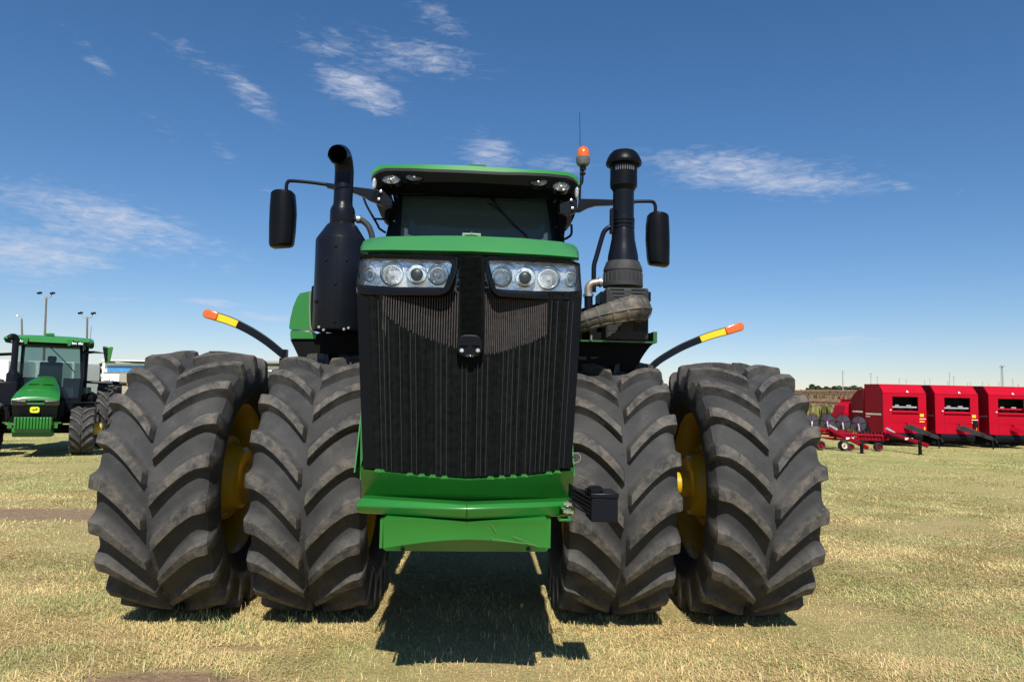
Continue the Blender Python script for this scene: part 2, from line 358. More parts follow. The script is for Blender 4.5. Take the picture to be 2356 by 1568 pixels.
# ================================================================ main tractor
TX,TY,TYAW=-.3342,6.0358,R(2.10)
trac=empty('articulated_tractor',(TX,TY,0),TYAW,'huge green tractor with black grille and dual wheels, nearest on the dry grass','tractor')
ex=Vector((math.cos(TYAW),math.sin(TYAW),0)); ey=Vector((-math.sin(TYAW),math.cos(TYAW),0)); TO=Vector((TX,TY,0))
def L(u,v,y):                            # tractor-local point at local depth y
    d=ray(u,v); o=Vector((0,0,CAMH)); n=ey
    k=((TO+ey*y)-o).dot(n)/d.dot(n); p=o+d*k-TO
    return Vector((p.dot(ex),p.dot(ey),p.z))
def mpx(y): return (TY+y)/FP            # metres per frame pixel there
WC=1.008
ww=[]
for cx,sg,ph in ((-2.175,-1,.10),(-1.125,-1,.17),(1.125,1,.30),(2.175,1,.05)):
    ww.append(make_wheel(trac,(cx,0,WC),sg,ph))
for w,cx in ((ww[0],-2.175),(ww[1],-1.125),(ww[2],1.125),(ww[3],2.175)):
    copy_wheel(w,(cx,3.92,WC),trac)
MB().tube([(-1.0,0,WC),(1.0,0,WC)],.16,20).tube([(-.62,0,WC),(.62,0,WC)],.27,20).box((-.45,-.35,.72),(.45,.4,1.25)).build('axle','dark',trac,bev=.01)
MB().tube([(-2.2,3.92,WC),(2.2,3.92,WC)],.16,20).tube([(-.62,3.92,WC),(.62,3.92,WC)],.27,20).build('axle','dark',trac,bev=.01)
MB().box((-.36,-1.75,.95),(.36,1.4,1.35)).box((-.32,1.3,.75),(.32,4.6,1.25)).box((-.42,-.9,1.3),(.42,.9,1.75)).build('chassis','dark',trac,bev=.01)
# --- coordinates in the crop views used while measuring
def c1(x,y): return (584+x*.298,233.7+y*.298)
def c2(x,y): return (1051.7+x*.298,233.7+y*.298)
def c3(x,y): return (788.8+x*.248,555+y*.248)
def c4(x,y): return (759.6+x*.2981,847.2+y*.2981)
def c5(x,y): return (1256+x*.2422,555+y*.2422)
def c6(x,y): return (455.7+x*.1786,642.7+y*.1786)
def LL(f,pts,y): return [L(*f(*p),y) for p in pts]
# prow: the nose is a shallow V in plan
NX=L(1076,900,-2.0).x
def nose(x,y0=-2.05,sweep=.13): 
    t_=min(1,abs(x-NX)/.62); return y0+sweep*t_**1.6
def LN(u,v,y0,sweep=.13):
    y=y0
    for _ in range(3):
        p=L(u,v,y); y=nose(p.x,y0,sweep)
    return L(u,v,y)
def lerp(a,b,t_): return a+(b-a)*t_
def pl(pts,x):                            # interpolate polyline of (x,y)
    for (x0_,y0_),(x1_,y1_) in zip(pts,pts[1:]):
        if x<=x1_: return lerp(y0_,y1_,max(0,(x-x0_))/(x1_-x0_))
    return pts[-1][1]
us=[829.7+ (1332-829.7)*k/24 for k in range(25)]
lowc=[(829.7,581),(900,580.5),(1084,583.5),(1250,591.5),(1332,598)]
topc=[(829.7,566),(836,553),(850,546),(882,542),(1000,540),(1085,540.5),(1200,545.5),(1290,554),(1318,560),(1327,567),(1332,580)]
ut=[829.7,832,836,842,850,862,882,905,930,960,1000,1040,1085,1130,1170,1200,1230,1260,1290,1305,1318,1323,1327,1330,1332]
row0=[LN(u,pl(lowc,u),-1.93) for u in ut]
row1=[LN(u,pl(lowc,u)-6,-1.955) for u in ut]
row1b=[LN(u,pl(lowc,u)*.62+pl(topc,u)*.38,-1.92) for u in ut]
row2=[LN(u,pl(topc,u)+2,-1.80) for u in ut]
row3=[p+Vector((0,.10,.012)) for p in [LN(u,pl(topc,u),-1.78) for u in ut]]
def backrow(r,y,dz,sx=1): return [Vector((NX+(p.x-NX)*sx,y,p.z+dz)) for p in r]
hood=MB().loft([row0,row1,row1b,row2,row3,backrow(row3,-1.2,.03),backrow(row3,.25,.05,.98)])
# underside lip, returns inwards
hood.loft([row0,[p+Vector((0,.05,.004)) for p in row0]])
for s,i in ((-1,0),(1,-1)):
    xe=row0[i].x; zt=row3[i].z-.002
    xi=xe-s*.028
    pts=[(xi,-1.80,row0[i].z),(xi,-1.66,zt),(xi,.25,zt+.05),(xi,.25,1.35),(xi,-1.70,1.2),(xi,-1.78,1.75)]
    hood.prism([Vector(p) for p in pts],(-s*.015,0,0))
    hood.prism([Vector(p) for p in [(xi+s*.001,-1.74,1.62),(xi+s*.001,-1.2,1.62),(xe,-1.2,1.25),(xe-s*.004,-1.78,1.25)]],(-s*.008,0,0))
hood_o=hood.build('hood',mat('sunlit_dusty_green',(.042,.21,.052),.38,coat=.5,var=.07,vs=2,dirt=(.16,.22,.12,.8),ds=4,dthr=.58),trac,ang=25)  # paler than the other green: sun and sky sheen in the colour, plus dust
# badge ornament on the hood front edge
ec=L(1085,541,-1.78)
b=MB()
for a in range(4):
    th=a*PI/2
    d=Vector((math.cos(th),0,math.sin(th))); q=Vector((-d.z,0,d.x)); l_=.058 if a%2==0 else .022
    b.add([ec+d*l_+Vector((0,-.01,0)),ec+q*.010,ec-q*.010,ec+Vector((0,-.025,0))],[(0,1,3),(0,3,2),(1,2,3)])
b.add([ec+Vector((-.055,-.004,.012)),ec+Vector((.055,-.004,.012)),ec+Vector((.055,.0,-.016)),ec+Vector((-.055,.0,-.016))],[(0,1,2,3)])
b.build('hood_badge',mat('silver_green_badge',(.42,.55,.42),.35,metal=.5),hood_o,smooth=False)
# --- headlight units
def headlight(frame,lens,lamps,name='headlight'):
    bx=LL(c3,frame,0)
    fr=[LN(*c3(*p),-1.985) for p in frame]; ln=[LN(*c3(*p),-1.985) for p in lens]
    n=len(frame)
    mb=MB()
    # rim: frame outline -> lens outline, as a raised bezel
    out0=[p+Vector((0,.14,0)) for p in fr]; cen=sum(ln,Vector())/len(ln)
    def near(poly,m_=48):
        out=[]; N_=len(poly)
        tot=[(poly[(i+1)%N_]-poly[i]).length for i in range(N_)]
        return out
    def resample(poly,m_=64):
        N_=len(poly); res=[]
        for k in range(m_):
            a=2*PI*k/m_; d=Vector((math.cos(a),0,math.sin(a))); best=None
            for i in range(N_):
                p,q=poly[i],poly[(i+1)%N_]; e=q-p
                det=d.x*(-e.z)+d.z*e.x
                if abs(det)<1e-9: continue
                w=p-cen
                t1=(w.x*(-e.z)+w.z*e.x)/det; t2=(d.x*w.z-d.z*w.x)/det
                if t1>0 and -1e-6<=t2<=1+1e-6 and (best is None or t1<best[0]): best=(t1,p.y+e.y*t2)
            res.append(Vector((cen.x+d.x*best[0],best[1],cen.z+d.z*best[0])))
        return res
    F_=resample(fr); I_=resample(ln)
    def mixr(k,dy,f2=None): return [I_[i].lerp(F_[i],k)+Vector((0,dy,0)) for i in range(len(F_))]
    mb.loft([mixr(1,.16),mixr(1,.0),mixr(.9,-.018),mixr(.62,-.022),mixr(.55,-.012),mixr(.2,-.010),mixr(0,-.004),mixr(0,.036)],close=True)
    h=mb.build(name,'blackg',trac,ang=30)
    # silver backing bowl
    inn=mixr(.0,.004); bk=[cen.lerp(p,.97)+Vector((0,p.y-cen.lerp(p,.97).y+.035,0)) for p in I_]
    # silver backing plate with the bowls let into it: grid over the lens outline, pushed back inside each lamp
    cs=[]
    for (cx,cy,r,ri,kind) in lamps:
        c=LN(*c3(cx,cy),-1.95); cs.append((c,r*.248*mpx(-1.95),ri*.248*mpx(-1.95),kind))
    A=L(*c3(*lens[0]),-1.95); xs=[p.x for p in ln]; zs=[p.z for p in ln]
    rows=[]; K=10
    for k in range(K+1):
        rows.append([Vector((cen.x+(p.x-cen.x)*(1-k/K),p.y*(1-k/K)+nose(cen.x,-1.985)*(k/K)+.034,cen.z+(p.z-cen.z)*(1-k/K))) for p in I_])
    MB().loft(rows,close=True).build('lamp_backing','satin',h)
    for c,r,ri,kind in cs:
        sq=.76 if kind=='m' else 1
        def ring(rad,dy,off=0): return [Vector((c.x+rad*sq*math.cos(2*PI*k/36),c.y+dy,c.z+off+rad*math.sin(2*PI*k/36))) for k in range(36)]
        mb=MB().loft([ring(r*1.04,.010),ring(r*1.03,-.020),ring(r*.97,-.024),ring(r*.93,-.016,-.0),ring(r*.80+ri*.2,-.006,-r*.03),ring(r*.45+ri*.55,.001,-r*.06),ring(ri*1.14,.003,-r*.12)],close=True)
        hr=MB().loft([ring(ri*1.16,.006,-r*.12),ring(ri*1.14,-.016,-r*.12),ring(ri*1.06,-.021,-r*.12),ring(ri*.98,-.016,-r*.12),ring(ri*.95,-.01,-r*.12)],close=True)
        bw=MB().loft([ring(ri*.97,-.014,-r*.12),ring(ri*.85,-.004,-r*.12),ring(ri*.6,.004,-r*.12),ring(ri*.3,.008,-r*.12),ring(ri*.02,.009,-r*.12)],close=True)
        lp=mb.build('lamp','chrome',h,ang=50); hr.build('halo_ring','halo',lp,ang=50); bw.build('reflector','chrome',lp,ang=60)
        if kind=='p':
            MB().loft([ring(ri*.95,-.012,-r*.12),ring(ri*.8,-.015,-r*.12),ring(ri*.5,-.018,-r*.12),ring(ri*.02,-.019,-r*.12)],close=True).build('projector_lens',mat('dark_projector_glass',(.012,.016,.018),.38,spec=.4,var=.4,vs=30),lp)
        else:
            z0=-r*.12
            q=MB().lathe([(r*.17,.01),(r*.17,-.014),(r*.11,-.018),(.001,-.019)],(c.x,c.y,c.z+z0),'y',14)
            for a in range(0,8): 
                th=PI*a/8+.2; d=Vector((math.cos(th),0,math.sin(th)))
                q.tube([Vector((c.x,c.y-.012,c.z+z0))-d*ri*.85*sq,Vector((c.x,c.y-.012,c.z+z0))+d*ri*.85*sq],.0014,4)
            q.build('bulb','steel' if kind!='h' else 'satin',lp)
    MB().loft([[p+Vector((0,-.006,0)) for p in I_],[Vector((cen.x+(p.x-cen.x)*.01,nose(cen.x,-1.985)-.030,cen.z+(p.z-cen.z)*.01)) for p in I_]],close=True).build('lens_cover','lens',h)
    return h
headlight([(163,118),(1078,145),(1072,225),(1050,330),(1005,440),(965,492),(905,512),(500,512),(134,505),(122,440),(146,300)],
          [(168,155),(1022,181),(985,320),(940,428),(500,425),(143,402),(152,290)],
          [(255,300,85,62,'m'),(460,305,112,84,'h'),(688,305,97,60,'p'),(885,312,97,68,'h')])
headlight([(1300,138),(2197,190),(2206,360),(2222,505),(2205,555),(1800,545),(1440,520),(1388,480),(1345,360),(1306,240)],
          [(1350,174),(2194,216),(2200,360),(2200,466),(1800,462),(1424,447),(1385,320)],
          [(1476,330,97,70,'h'),(1690,333,97,60,'p'),(1905,343,112,84,'h'),(2110,350,85,62,'m')])
# --- grille: pleated mesh screen, its shadow line shaped as an opening onto paler fins
gtop=[(822,683),(1076,690),(1338,692)]; gtopl=[(822,660),(1338,672)]
sbot=[(836,1072),(862,1081),(935,1090),(1076,1097.5),(1225,1090),(1300,1080),(1314,1072)]
def edge_l(v): return lerp(822,836,max(0,min(1,(v-683)/395)))
def edge_r(v): return lerp(1338.5,1314,max(0,min(1,(v-692)/385)))
def cut(u):                               # shadow line on the screen, built as the opening's lower edge
    if 888<=u<=1056: return 3*math.sin(u*1.9)+pl([(888,722),(920,748),(960,768),(1010,788),(1056,802)],u)
    if 1110<=u<=1252: return 2.5*math.sin(u*1.7)+pl([(1110,815),(1140,812),(1180,800),(1220,786),(1252,770)],u)
    return None
scr=MB(); core=MB(); NPL=188; rowsA=[];vt=650
def col(k,v):
    t_=k/NPL; u=lerp(edge_l(v),edge_r(v),t_); return u
pleat=[0,.35,1,.8,.25]
for k in range(NPL):
    # each thin strip between k and k+1, two heights
    def colpts(kk):
        ph=kk%8; dep={0:0,1:-.001,2:-.006,3:-.008,4:-.006,5:-.001,6:0,7:.003}[ph]*(1+.6*math.sin(kk*.9))
        t_=kk/NPL; um=lerp(829,1326,t_)
        dc=-.012 if abs(um-1083)<24 else None
        if um<852 or um>1308: dep=-.006
        ct=cut(um); vs=[592 if abs(um-1083)<29 else 672, ct if ct else 800, 950, pl(sbot,um)]
        return [LN(lerp(edge_l(v),edge_r(v),t_),v,-2.0+.0)+Vector((0,(dc if dc and q_<1 else dep),0)) for q_,v in enumerate(vs)],ct
    a,ca=colpts(k); b_,cb=colpts(k+1)
    if not(ca and cb): scr.add([a[0],b_[0],b_[1],a[1]],[(0,1,2,3)])
    scr.add([a[1],b_[1],b_[2],a[2]],[(0,1,2,3)]); scr.add([a[2],b_[2],b_[3],a[3]],[(0,1,2,3)])
grl=scr.build('grille','screen',trac,smooth=False)
# thin vertical screen ribs with worn edges
rb=MB()
for k in range(40):
    um=852+ (1308-852)*k/39+random.uniform(-1.5,1.5); 
    if random.random()<.35: continue
    t_=(um-829)/497; ct=cut(um); v0=(ct+3) if ct else (835 if abs(um-1083)<30 else 692)
    pp=[LN(lerp(edge_l(v),edge_r(v),t_),v,-2.0)+Vector((0,-.016,0)) for v in (v0,950,pl(sbot,um)-2)]
    w=.0014
    for p,q in zip(pp,pp[1:]): rb.add([p+Vector((-w,0,0)),p+Vector((w,0,0)),q+Vector((w,0,0)),q+Vector((-w,0,0))],[(0,1,2,3)])
rb.build('grille_rib',mat('worn_grille_edge',(.009,.0098,.0095),.6,var=.5,vs=20),grl,smooth=False)
# side frames of the grille
for s,f in ((-1,lambda v:edge_l(v)),(1,lambda v:edge_r(v))):
    vs=[684,750,850,950,1040,1076]; o_=[LN(f(v),v,-2.0)+Vector((0,-.012,0)) for v in vs]; i_=[LN(f(v)-s*27,v,-2.0)+Vector((0,-.014,0)) for v in vs]
    bk=[p+Vector((s*.0,.28,0)) for p in o_]; ib=[p+Vector((0,.06,0)) for p in i_]
    MB().loft([ib,i_,o_,bk]).build('grille_frame','black',trac,ang=30)
# radiator core behind; brownish fins stand in for the sunlit patch
fin=MB(); 
for (ua,ub) in ((884,1060),(1106,1258)):
    va=[672,822]; y=-1.90
    q=[L(ua,va[0],y),L(ub,va[0],y),L(ub,va[1],y),L(ua,va[1],y)]
    core.add([p+Vector((0,.02,0)) for p in q],[(0,1,2,3)])
    n=int((ub-ua)/(5.8 if ua<1000 else 4.3))
    for k in range(n+1):
        u=ua+(ub-ua)*k/n; p=L(u,va[0],y); z0=L(u,va[1],y).z
        fin.box((p.x-.0028,y-.010,z0),(p.x+.0028,y+.012,p.z))
rad=core.build('radiator_core','screen',trac,smooth=False)
fin.build('radiator_fin','core',rad,smooth=False)
# centre column with mesh slats and the badge carrier
cc=MB()
qa=[LN(1058,590,-2.0),LN(1109,590,-2.0),LN(1109,800,-2.0),LN(1058,800,-2.0)]; cc.add([p+Vector((0,-.022,0)) for p in qa],[(0,1,2,3)])
for k in range(70):
    v=592+ (775-592)*k/69
    a=LN(1059,v,-2.0); b_=LN(1108,v,-2.0)
    cc.box((a.x,min(a.y,b_.y)-.030,a.z-.0013),(b_.x,min(a.y,b_.y)-.022,a.z+.0013))
cc.build('centre_grille','screen',trac,smooth=False)
bm_=MB()
bc=LN(1081,797,-2.0); 
out=[]
for k in range(32):
    a=2*PI*k/32; ca,sa=math.cos(a),math.sin(a); rx,rz=29.5*mpx(-2.05),26*mpx(-2.05)
    out.append(Vector((bc.x+rx*math.copysign(abs(ca)**.6,ca),-2.062,bc.z+rz*math.copysign(abs(sa)**.7,sa))))
bo=MB().prism(out,(0,.05,0)).build('badge_carrier','black',trac,bev=.006,seg=3)
for du in (-18.5,18.5):
    p=L(1081+du,806,-2.066); MB().lathe([(.0115,0),(.0115,-.006),(.007,-.010),(.001,-.010)],(p.x,p.y,p.z),'y',14).build('bolt','satin',bo)
p=L(1081,818,-2.064); MB().box((p.x-.022,-2.072,p.z-.008),(p.x+.022,-2.058,p.z+.006)).build('camera','gdark',bo,bev=.002)
for du,sg in ((-14,1),(14,-1)):
    p=L(1081+du,786,-2.063); MB().prism([p+Vector((-.022,0,-.02)),p+Vector((.022,0,-.02)),p+Vector((.014*sg,0,.018))],(0,-.01,0)).build('bracket','black',bo,smooth=False)
# --- lower green nose panel
ptop=[c4(*p) for p in [(232,768),(250,776),(340,791),(560,818),(800,842),(1060,862),(1300,850),(1560,830),(1770,802),(1860,792),(1882,782)]]
pbot=[c4(*p) for p in [(246,985),(262,992),(345,1000),(560,1012),(800,1026),(1060,1036),(1300,1034),(1560,1028),(1750,1020),(1840,1012),(1866,992)]]
ta=[LN(u,v,-2.045,.17) for u,v in ptop]; tb=[LN(u,v,-1.925,.17) for u,v in pbot]
inn=[LN(u,v-5,-2.0,.16)+Vector((0,.05,0)) for u,v in ptop]
side=lambda r,dy,s: None
lp=MB().loft([inn,ta,tb,[p+Vector((0,.02,-.012)) for p in tb]])
for i,s in ((0,-1),(-1,1)):
    lp.add([ta[i],tb[i],tb[i]+Vector((-s*.02,.9,0)),ta[i]+Vector((0,.9,.25)),ta[i]+Vector((0,.16,.10))],[(0,1,2,3,4)])
for cx in (365,395,615,705,790,882,1238,1325,1415,1500,1690,1755):          # small notched teeth along the top edge
    u,v=c4(cx,pl([(232,768),(340,789),(560,818),(1060,862),(1560,830),(1770,802),(1882,785)],cx)); p=LN(u,v,-2.045,.17)
    lp.prism([p+Vector((-.022,.004,-.004)),p+Vector((.022,.004,-.004)),p+Vector((.013,.004,.012)),p+Vector((-.013,.004,.012))],(0,.03,0))
lp.build('nose_panel','green',trac,ang=25)
MB().loft([[p+Vector((0,-.004,-.004)) for p in tb],[p+Vector((0,-.008,-.014)) for p in tb],[p+Vector((0,.1,-.016)) for p in tb]]).build('panel_seal','blackm',trac)
# --- bumper bar
bx_=[205,240,345,560,800,1057,1300,1560,1770,1865,1890]
btop=[pl([(205,1030),(240,998),(1057,1050),(1865,1020),(1890,1042)],x) for x in bx_]
bmid=[pl([(205,1062),(240,1060),(1057,1085),(1865,1052),(1890,1060)],x) for x in bx_]
bbot=[pl([(205,1098),(240,1106),(1057,1150),(1865,1128),(1890,1118)],x) for x in bx_]
def bar(cy,y0): return [LN(*c4(x,v),y0,.20) for x,v in zip(bx_,cy)]
r0=[p+Vector((0,.14,.0)) for p in bar([v+3 for v in btop],-2.10)]; r1=bar(btop,-2.13); r2=bar(bmid,-2.155); r3=bar(bbot,-2.13); r4=[p+Vector((0,.02,-.012)) for p in r3]; r5=[p+Vector((0,.30,0)) for p in r4]
bb=MB().loft([r0,r1,r2,r3,r4,r5])
for i in (0,-1): bb.add([r0[i],r1[i],r2[i],r3[i],r4[i],r5[i]],[(0,1,2,3,4,5)])
bb.build('bumper','green',trac,bev=.006,ang=18)
m1=LN(*c4(1055,1052),-2.13,.20); m2=LN(*c4(1055,1148),-2.13,.20)
MB().tube([m1+Vector((0,-.002,0)),LN(*c4(1055,1085),-2.157,.2),m2+Vector((0,-.002,0))],.0018,6).build('bumper_seam','dark',trac)
# --- lower weight block
lx=[410,430,560,720,900,1055,1210,1400,1560,1665,1682]
l_t=[pl([(410,1160),(430,1147),(720,1153),(1055,1168),(1400,1160),(1665,1152),(1682,1165)],x) for x in lx]
l_a=[pl([(410,1384),(560,1362),(720,1340),(900,1324),(1055,1318),(1210,1323),(1400,1342),(1560,1365),(1682,1386)],x) for x in lx]
l_b=[pl([(410,1390),(430,1406),(1055,1411),(1665,1413),(1682,1396)],x) for x in lx]
def lrow(cy,y0,dy=0): return [L(*c4(x,v),y0)+Vector((0,dy,0)) for x,v in zip(lx,cy)]
q0=lrow(l_t,-2.06,.25); q1=lrow([v+2 for v in l_t],-2.085); q1b=lrow([v+14 for v in l_t],-2.105); q2=lrow([a*.6+b_*.4 for a,b_ in zip(l_t,l_a)],-2.092); q3=lrow(l_a,-2.09)
q4=[L(*c4(x,v),-2.09+.12*(1-abs(x-1055)/645)) for x,v in zip(lx,l_b)]; q5=[p+Vector((0,.5,.0)) for p in q4]
fb=MB().loft([q0,q1,q1b,q2,q3]); 
for i in (0,-1): fb.add([q0[i],q1[i],q1b[i],q2[i],q3[i],q4[i],q5[i]],[(0,1,2,3,4,5,6)])
lo=fb.build('front_weight','green',trac,ang=22)
MB().loft([q3,q4,q5]).build('weight_underside','green_d',lo,ang=22,label='dusty green arched lower edge')
sc_=MB()
for seg in ([(1243,1200),(1262,1232),(1280,1256)],[(1235,1290),(1250,1312),(1400,1335),(1520,1350),(1600,1372)],[(1408,1290),(1480,1318),(1560,1350),(1625,1384)]):
    sc_.tube([L(*c4(*q),-2.107) for q in seg],.0016,4)
sc_.build('scratch',mat('scratched_paint',(.11,.17,.06),.7),lo)
for cx in (560,1528):
    p=L(*c4(cx,1389),-2.085); MB().lathe([(.012,-.001),(.006,-.006),(.001,-.006)],(p.x,p.y,p.z),'y',12).build('bolt','dark',lo)
for s,cx in ((-1,398),(1,1692)):
    a=L(*c4(cx,1165),-2.04); b_=L(*c4(cx,1385),-2.04)
    MB().box((a.x-.008,-2.04,b_.z),(a.x+.008,-1.4,a.z)).build('weight_bracket','green',lo)
# --- toolbox lamp box on the right of the bumper
fa=L(*c4(2015,958),-2.12); fb_=L(*c4(2222,1188),-2.12)
tb_=MB().box((fa.x,-2.12,fb_.z),(fb_.x,-1.90,fa.z-.028)).build('battery_box','blackm',trac,bev=.008,seg=3)
MB().box((fa.x-.004,-2.126,fa.z-.030),(fb_.x+.004,-1.89,fa.z-.002)).build('box_lid','blackm',tb_,bev=.006)
MB().prism([(fa.x-.10,-2.08,fa.z+.03),(fa.x+.0,-2.125,fa.z-.03),(fa.x+.0,-2.10,fb_.z+.03),(fa.x-.10,-2.06,fb_.z+.11)],(0,.16,0)).build('box_side','black',tb_,bev=.004)
for k in range(5):
    z=fa.z-.02-k*.022; MB().tube([(fa.x-.10,-2.09,z+.04),(fa.x-.004,-2.13,z-.01)],.005,6).build('rib','black',tb_)
p=L(*c4(2045,905),-2.05); MB().lathe([(.045,-.03),(.045,-.012),(.03,0),(.001,.002)],(p.x,p.y,fa.z+.03),'z',20).build('knob','blackg',tb_)
zb=(fa.z+fb_.z)/2
MB().prism([(fa.x-.16,-2.07,zb-.01),(fa.x-.10,-2.07,zb-.01),(fa.x-.10,-2.07,zb-.085),(fa.x-.17,-2.07,zb-.085),(fa.x-.165,-2.07,zb-.075),(fa.x-.115,-2.07,zb-.07)],(0,.10,0)).build('mounting_bracket','green_d',tb_,bev=.003)
for dz in (.0,.042):
    MB().tube([(fa.x-.145,-2.075,zb+dz-.03),(fa.x-.09,-2.075,zb+dz-.035)],[.011,.011],6).tube([(fa.x-.130,-2.075,zb+dz-.031),(fa.x-.118,-2.075,zb+dz-.032)],.017,6).build('bolt','steel',tb_)
# hood latch ring
p=LN(*c4(1872,690),-1.92)
MB().tube([p+Vector((0,0,.028)),p+Vector((.03,0,.03)),p+Vector((.046,0,.012)),p+Vector((.046,0,-.006)),p+Vector((.03,0,-.024)),p+Vector((0,0,-.03))],.004,6).build('latch_ring','steel',trac)
# --- exhaust stack (left)
YE=-.30; s_=mpx(YE)
exc=L(*c1(676,1100),YE); cxm=exc.x
def zc(f,y_,yy): return L(*f(676 if f is c1 else 1281,y_),yy).z
zr=lambda cy: zc(c1,cy,YE)
rB=.5*(870-483)*.298*s_
st=MB().lathe([(.001,L(784,760,YE).z),(rB*.96,L(784,762,YE).z),(rB,L(784,755,YE).z),(rB,zr(1085)),(rB*.985,zr(1072)),(rB*.60,zr(960)),(rB*.5,zr(945))],(cxm,YE,0),'z',28)
exo=st.build('exhaust_muffler','blackm',trac,bev=.006,ang=20)
MB().lathe([(.048*2,zr(945)),(.5*190*.298*s_,zr(940)),(.5*190*.298*s_,zr(845)),(.5*178*.298*s_,zr(825)),(.5*150*.298*s_,zr(800)),(.5*146*.298*s_,zr(780))],(cxm,YE,0),'z',28).build('muffler_collar','blackm',exo,ang=30)
rp_=.5*146*.298*s_
pth=spath([(cxm,YE,zr(800)),(cxm,YE,zr(680)),(cxm,YE+.005,zr(600)),(cxm,YE+.0,zr(530)),(cxm-.004,YE-.030,zr(470)),(cxm-.010,YE-.085,L(784,356,YE-.09).z),(cxm-.014,YE-.15,L(784,355,YE-.15).z),(cxm-.016,YE-.20,L(784,356,YE-.2).z)],5)
MB().tube(pth,rp_,28,cap=False).build('exhaust_pipe','blackm',exo,ang=50)
MB().tube([p+Vector((0,.0,0)) for p in pth[::-1][:12]],rp_*.93,24,cap=False).build('pipe_bore','dark',exo)
MB().tube([pth[-1]+Vector((0,.012,-.002)),pth[-1]+Vector((-.001,-.004,0))],rp_*1.02,28,cap=False).build('pipe_mouth','blackm',exo)
for (f,x,y_) in [(c1,516,1062),(c1,641,1047),(c1,783,1072),(c1,634,1116),(c1,560,1220),(c1,716,1224),(c1,628,1405),(c1,661,952),(c6,1768,58),(c6,1760,538),(c6,1558,615),(c6,1618,652),(c6,1880,642),(c6,1938,625),(c6,1515,285)]:
    u,v=f(x,y_); p=L(u,v,YE-rB); dx=max(-.97,min(.97,(p.x-cxm)/rB)); rr_=rB if y_>1070 or f is c6 else rB*.9
    if f is c1 and y_==952: rr_=rB*.6; dx=0
    yy=YE-rr_*math.sqrt(1-dx*dx)*.97; p=L(u,v,yy)
    MB().lathe([(.013,.006),(.013,-.006),(.008,-.013),(.001,-.014)],(p.x,p.y,p.z),'y',10).build('bolt','steel' if f is c6 and y_>600 else 'blackm',exo)
p=L(*c1(652,1100),YE-rB*1.0); MB().box((p.x-.0016,YE-rB-.0015,L(784,758,YE).z),(p.x+.0016,YE-rB+.02,zr(1075))).build('seam','dark',exo)
a=[L(*c1(*q),YE+.02) for q in [(780,905),(830,915),(880,955),(905,1010),(915,1060),(925,1150)]]
MB().tube(spath(a,5),.024,12).build('vent_hose','dgrey',exo); MB().tube([L(*c1(798,907),YE+.02),L(*c1(822,911),YE+.02)],.033,14).build('hose_clamp','steel',exo)
pp=LL(c6,[(1460,90),(1510,60),(1530,400),(1555,640),(1530,660),(1470,650),(1450,560),(1452,300)],-.12)
MB().prism(pp,(0,.3,0)).build('muffler_bracket','black',exo,bev=.006)
# --- air intake (right)
YA=-.15; s2=mpx(YA); az_=lambda cy: L(*c2(1281,cy),YA).z; acx=L(*c2(1283,900),YA).x
W2=lambda w: .5*w*.298*s2
ai=MB().lathe([(W2(166),az_(1000)),(W2(166),az_(660)),(W2(172),az_(640))],(acx,YA,0),'z',28).build('air_intake_stack','blackm',trac)
MB().lathe([(W2(170),az_(690)),(W2(212),az_(660)),(W2(214),az_(640)),(W2(214),az_(480)),(W2(200),az_(470))],(acx,YA,0),'z',32).build('precleaner_bowl','black',ai,ang=30)
MB().lathe([(W2(200),az_(485)),(W2(230),az_(500)),(W2(274),az_(494)),(W2(284),az_(482)),(W2(282),az_(470)),(W2(262),az_(444)),(W2(228),az_(414)),(W2(200),az_(400)),(W2(185),az_(392)),(.001,az_(388))],(acx,YA,0),'z',36).build('intake_cap','black',ai,ang=30)
ly=MB()
for k in range(9):
    a=PI*1.5+(k-4)*.17-.08; rr_=W2(216)
    ly.box((acx+rr_*math.cos(a)-.005,YA+rr_*math.sin(a)-.002,az_(552)),(acx+rr_*math.cos(a)+.004,YA+rr_*math.sin(a)+.006,az_(515)))
ly.build('vent_slots',mat('clear_window_slots',(.10,.10,.105),.3),ai)
for cy in (912,940,972):
    MB().lathe([(W2(166),az_(cy+16)),(W2(178),az_(cy+12)),(W2(178),az_(cy-8)),(W2(166),az_(cy-12))],(acx,YA,0),'z',28).build('clamp_band','blackm',ai)
MB().lathe([(W2(168),az_(985)),(W2(176),az_(1000)),(W2(182),az_(1060)),(W2(210),az_(1130)),(W2(236),az_(1190)),(W2(242),az_(1240)),(W2(246),az_(1252))],(acx,YA,0),'z',32).build('intake_flare','blackm',ai,ang=40)
MB().lathe([(W2(240),az_(1238)),(W2(262),az_(1242)),(W2(300),az_(1290)),(W2(306),az_(1312)),(W2(296),az_(1322))],(acx,YA,0),'z',32).build('intake_collar','dgrey',ai,ang=30)
MB().lathe([(W2(292),az_(1318)),(W2(300),az_(1325)),(W2(296),az_(1400)),(W2(312),az_(1405)),(W2(314),az_(1432)),(.001,az_(1434))],(acx,YA,0),'z',24).build('filter_neck','dgrey',ai,ang=30)
rbm=MB()
for k in range(24):
    a=2*PI*k/24; rr_=W2(300); rbm.box((acx+rr_*math.cos(a)-.005,YA+rr_*math.sin(a)-.005,az_(1402)),(acx+rr_*math.cos(a)+.005,YA+rr_*math.sin(a)+.005,az_(1330)))
rbm.build('neck_rib','dgrey',ai)
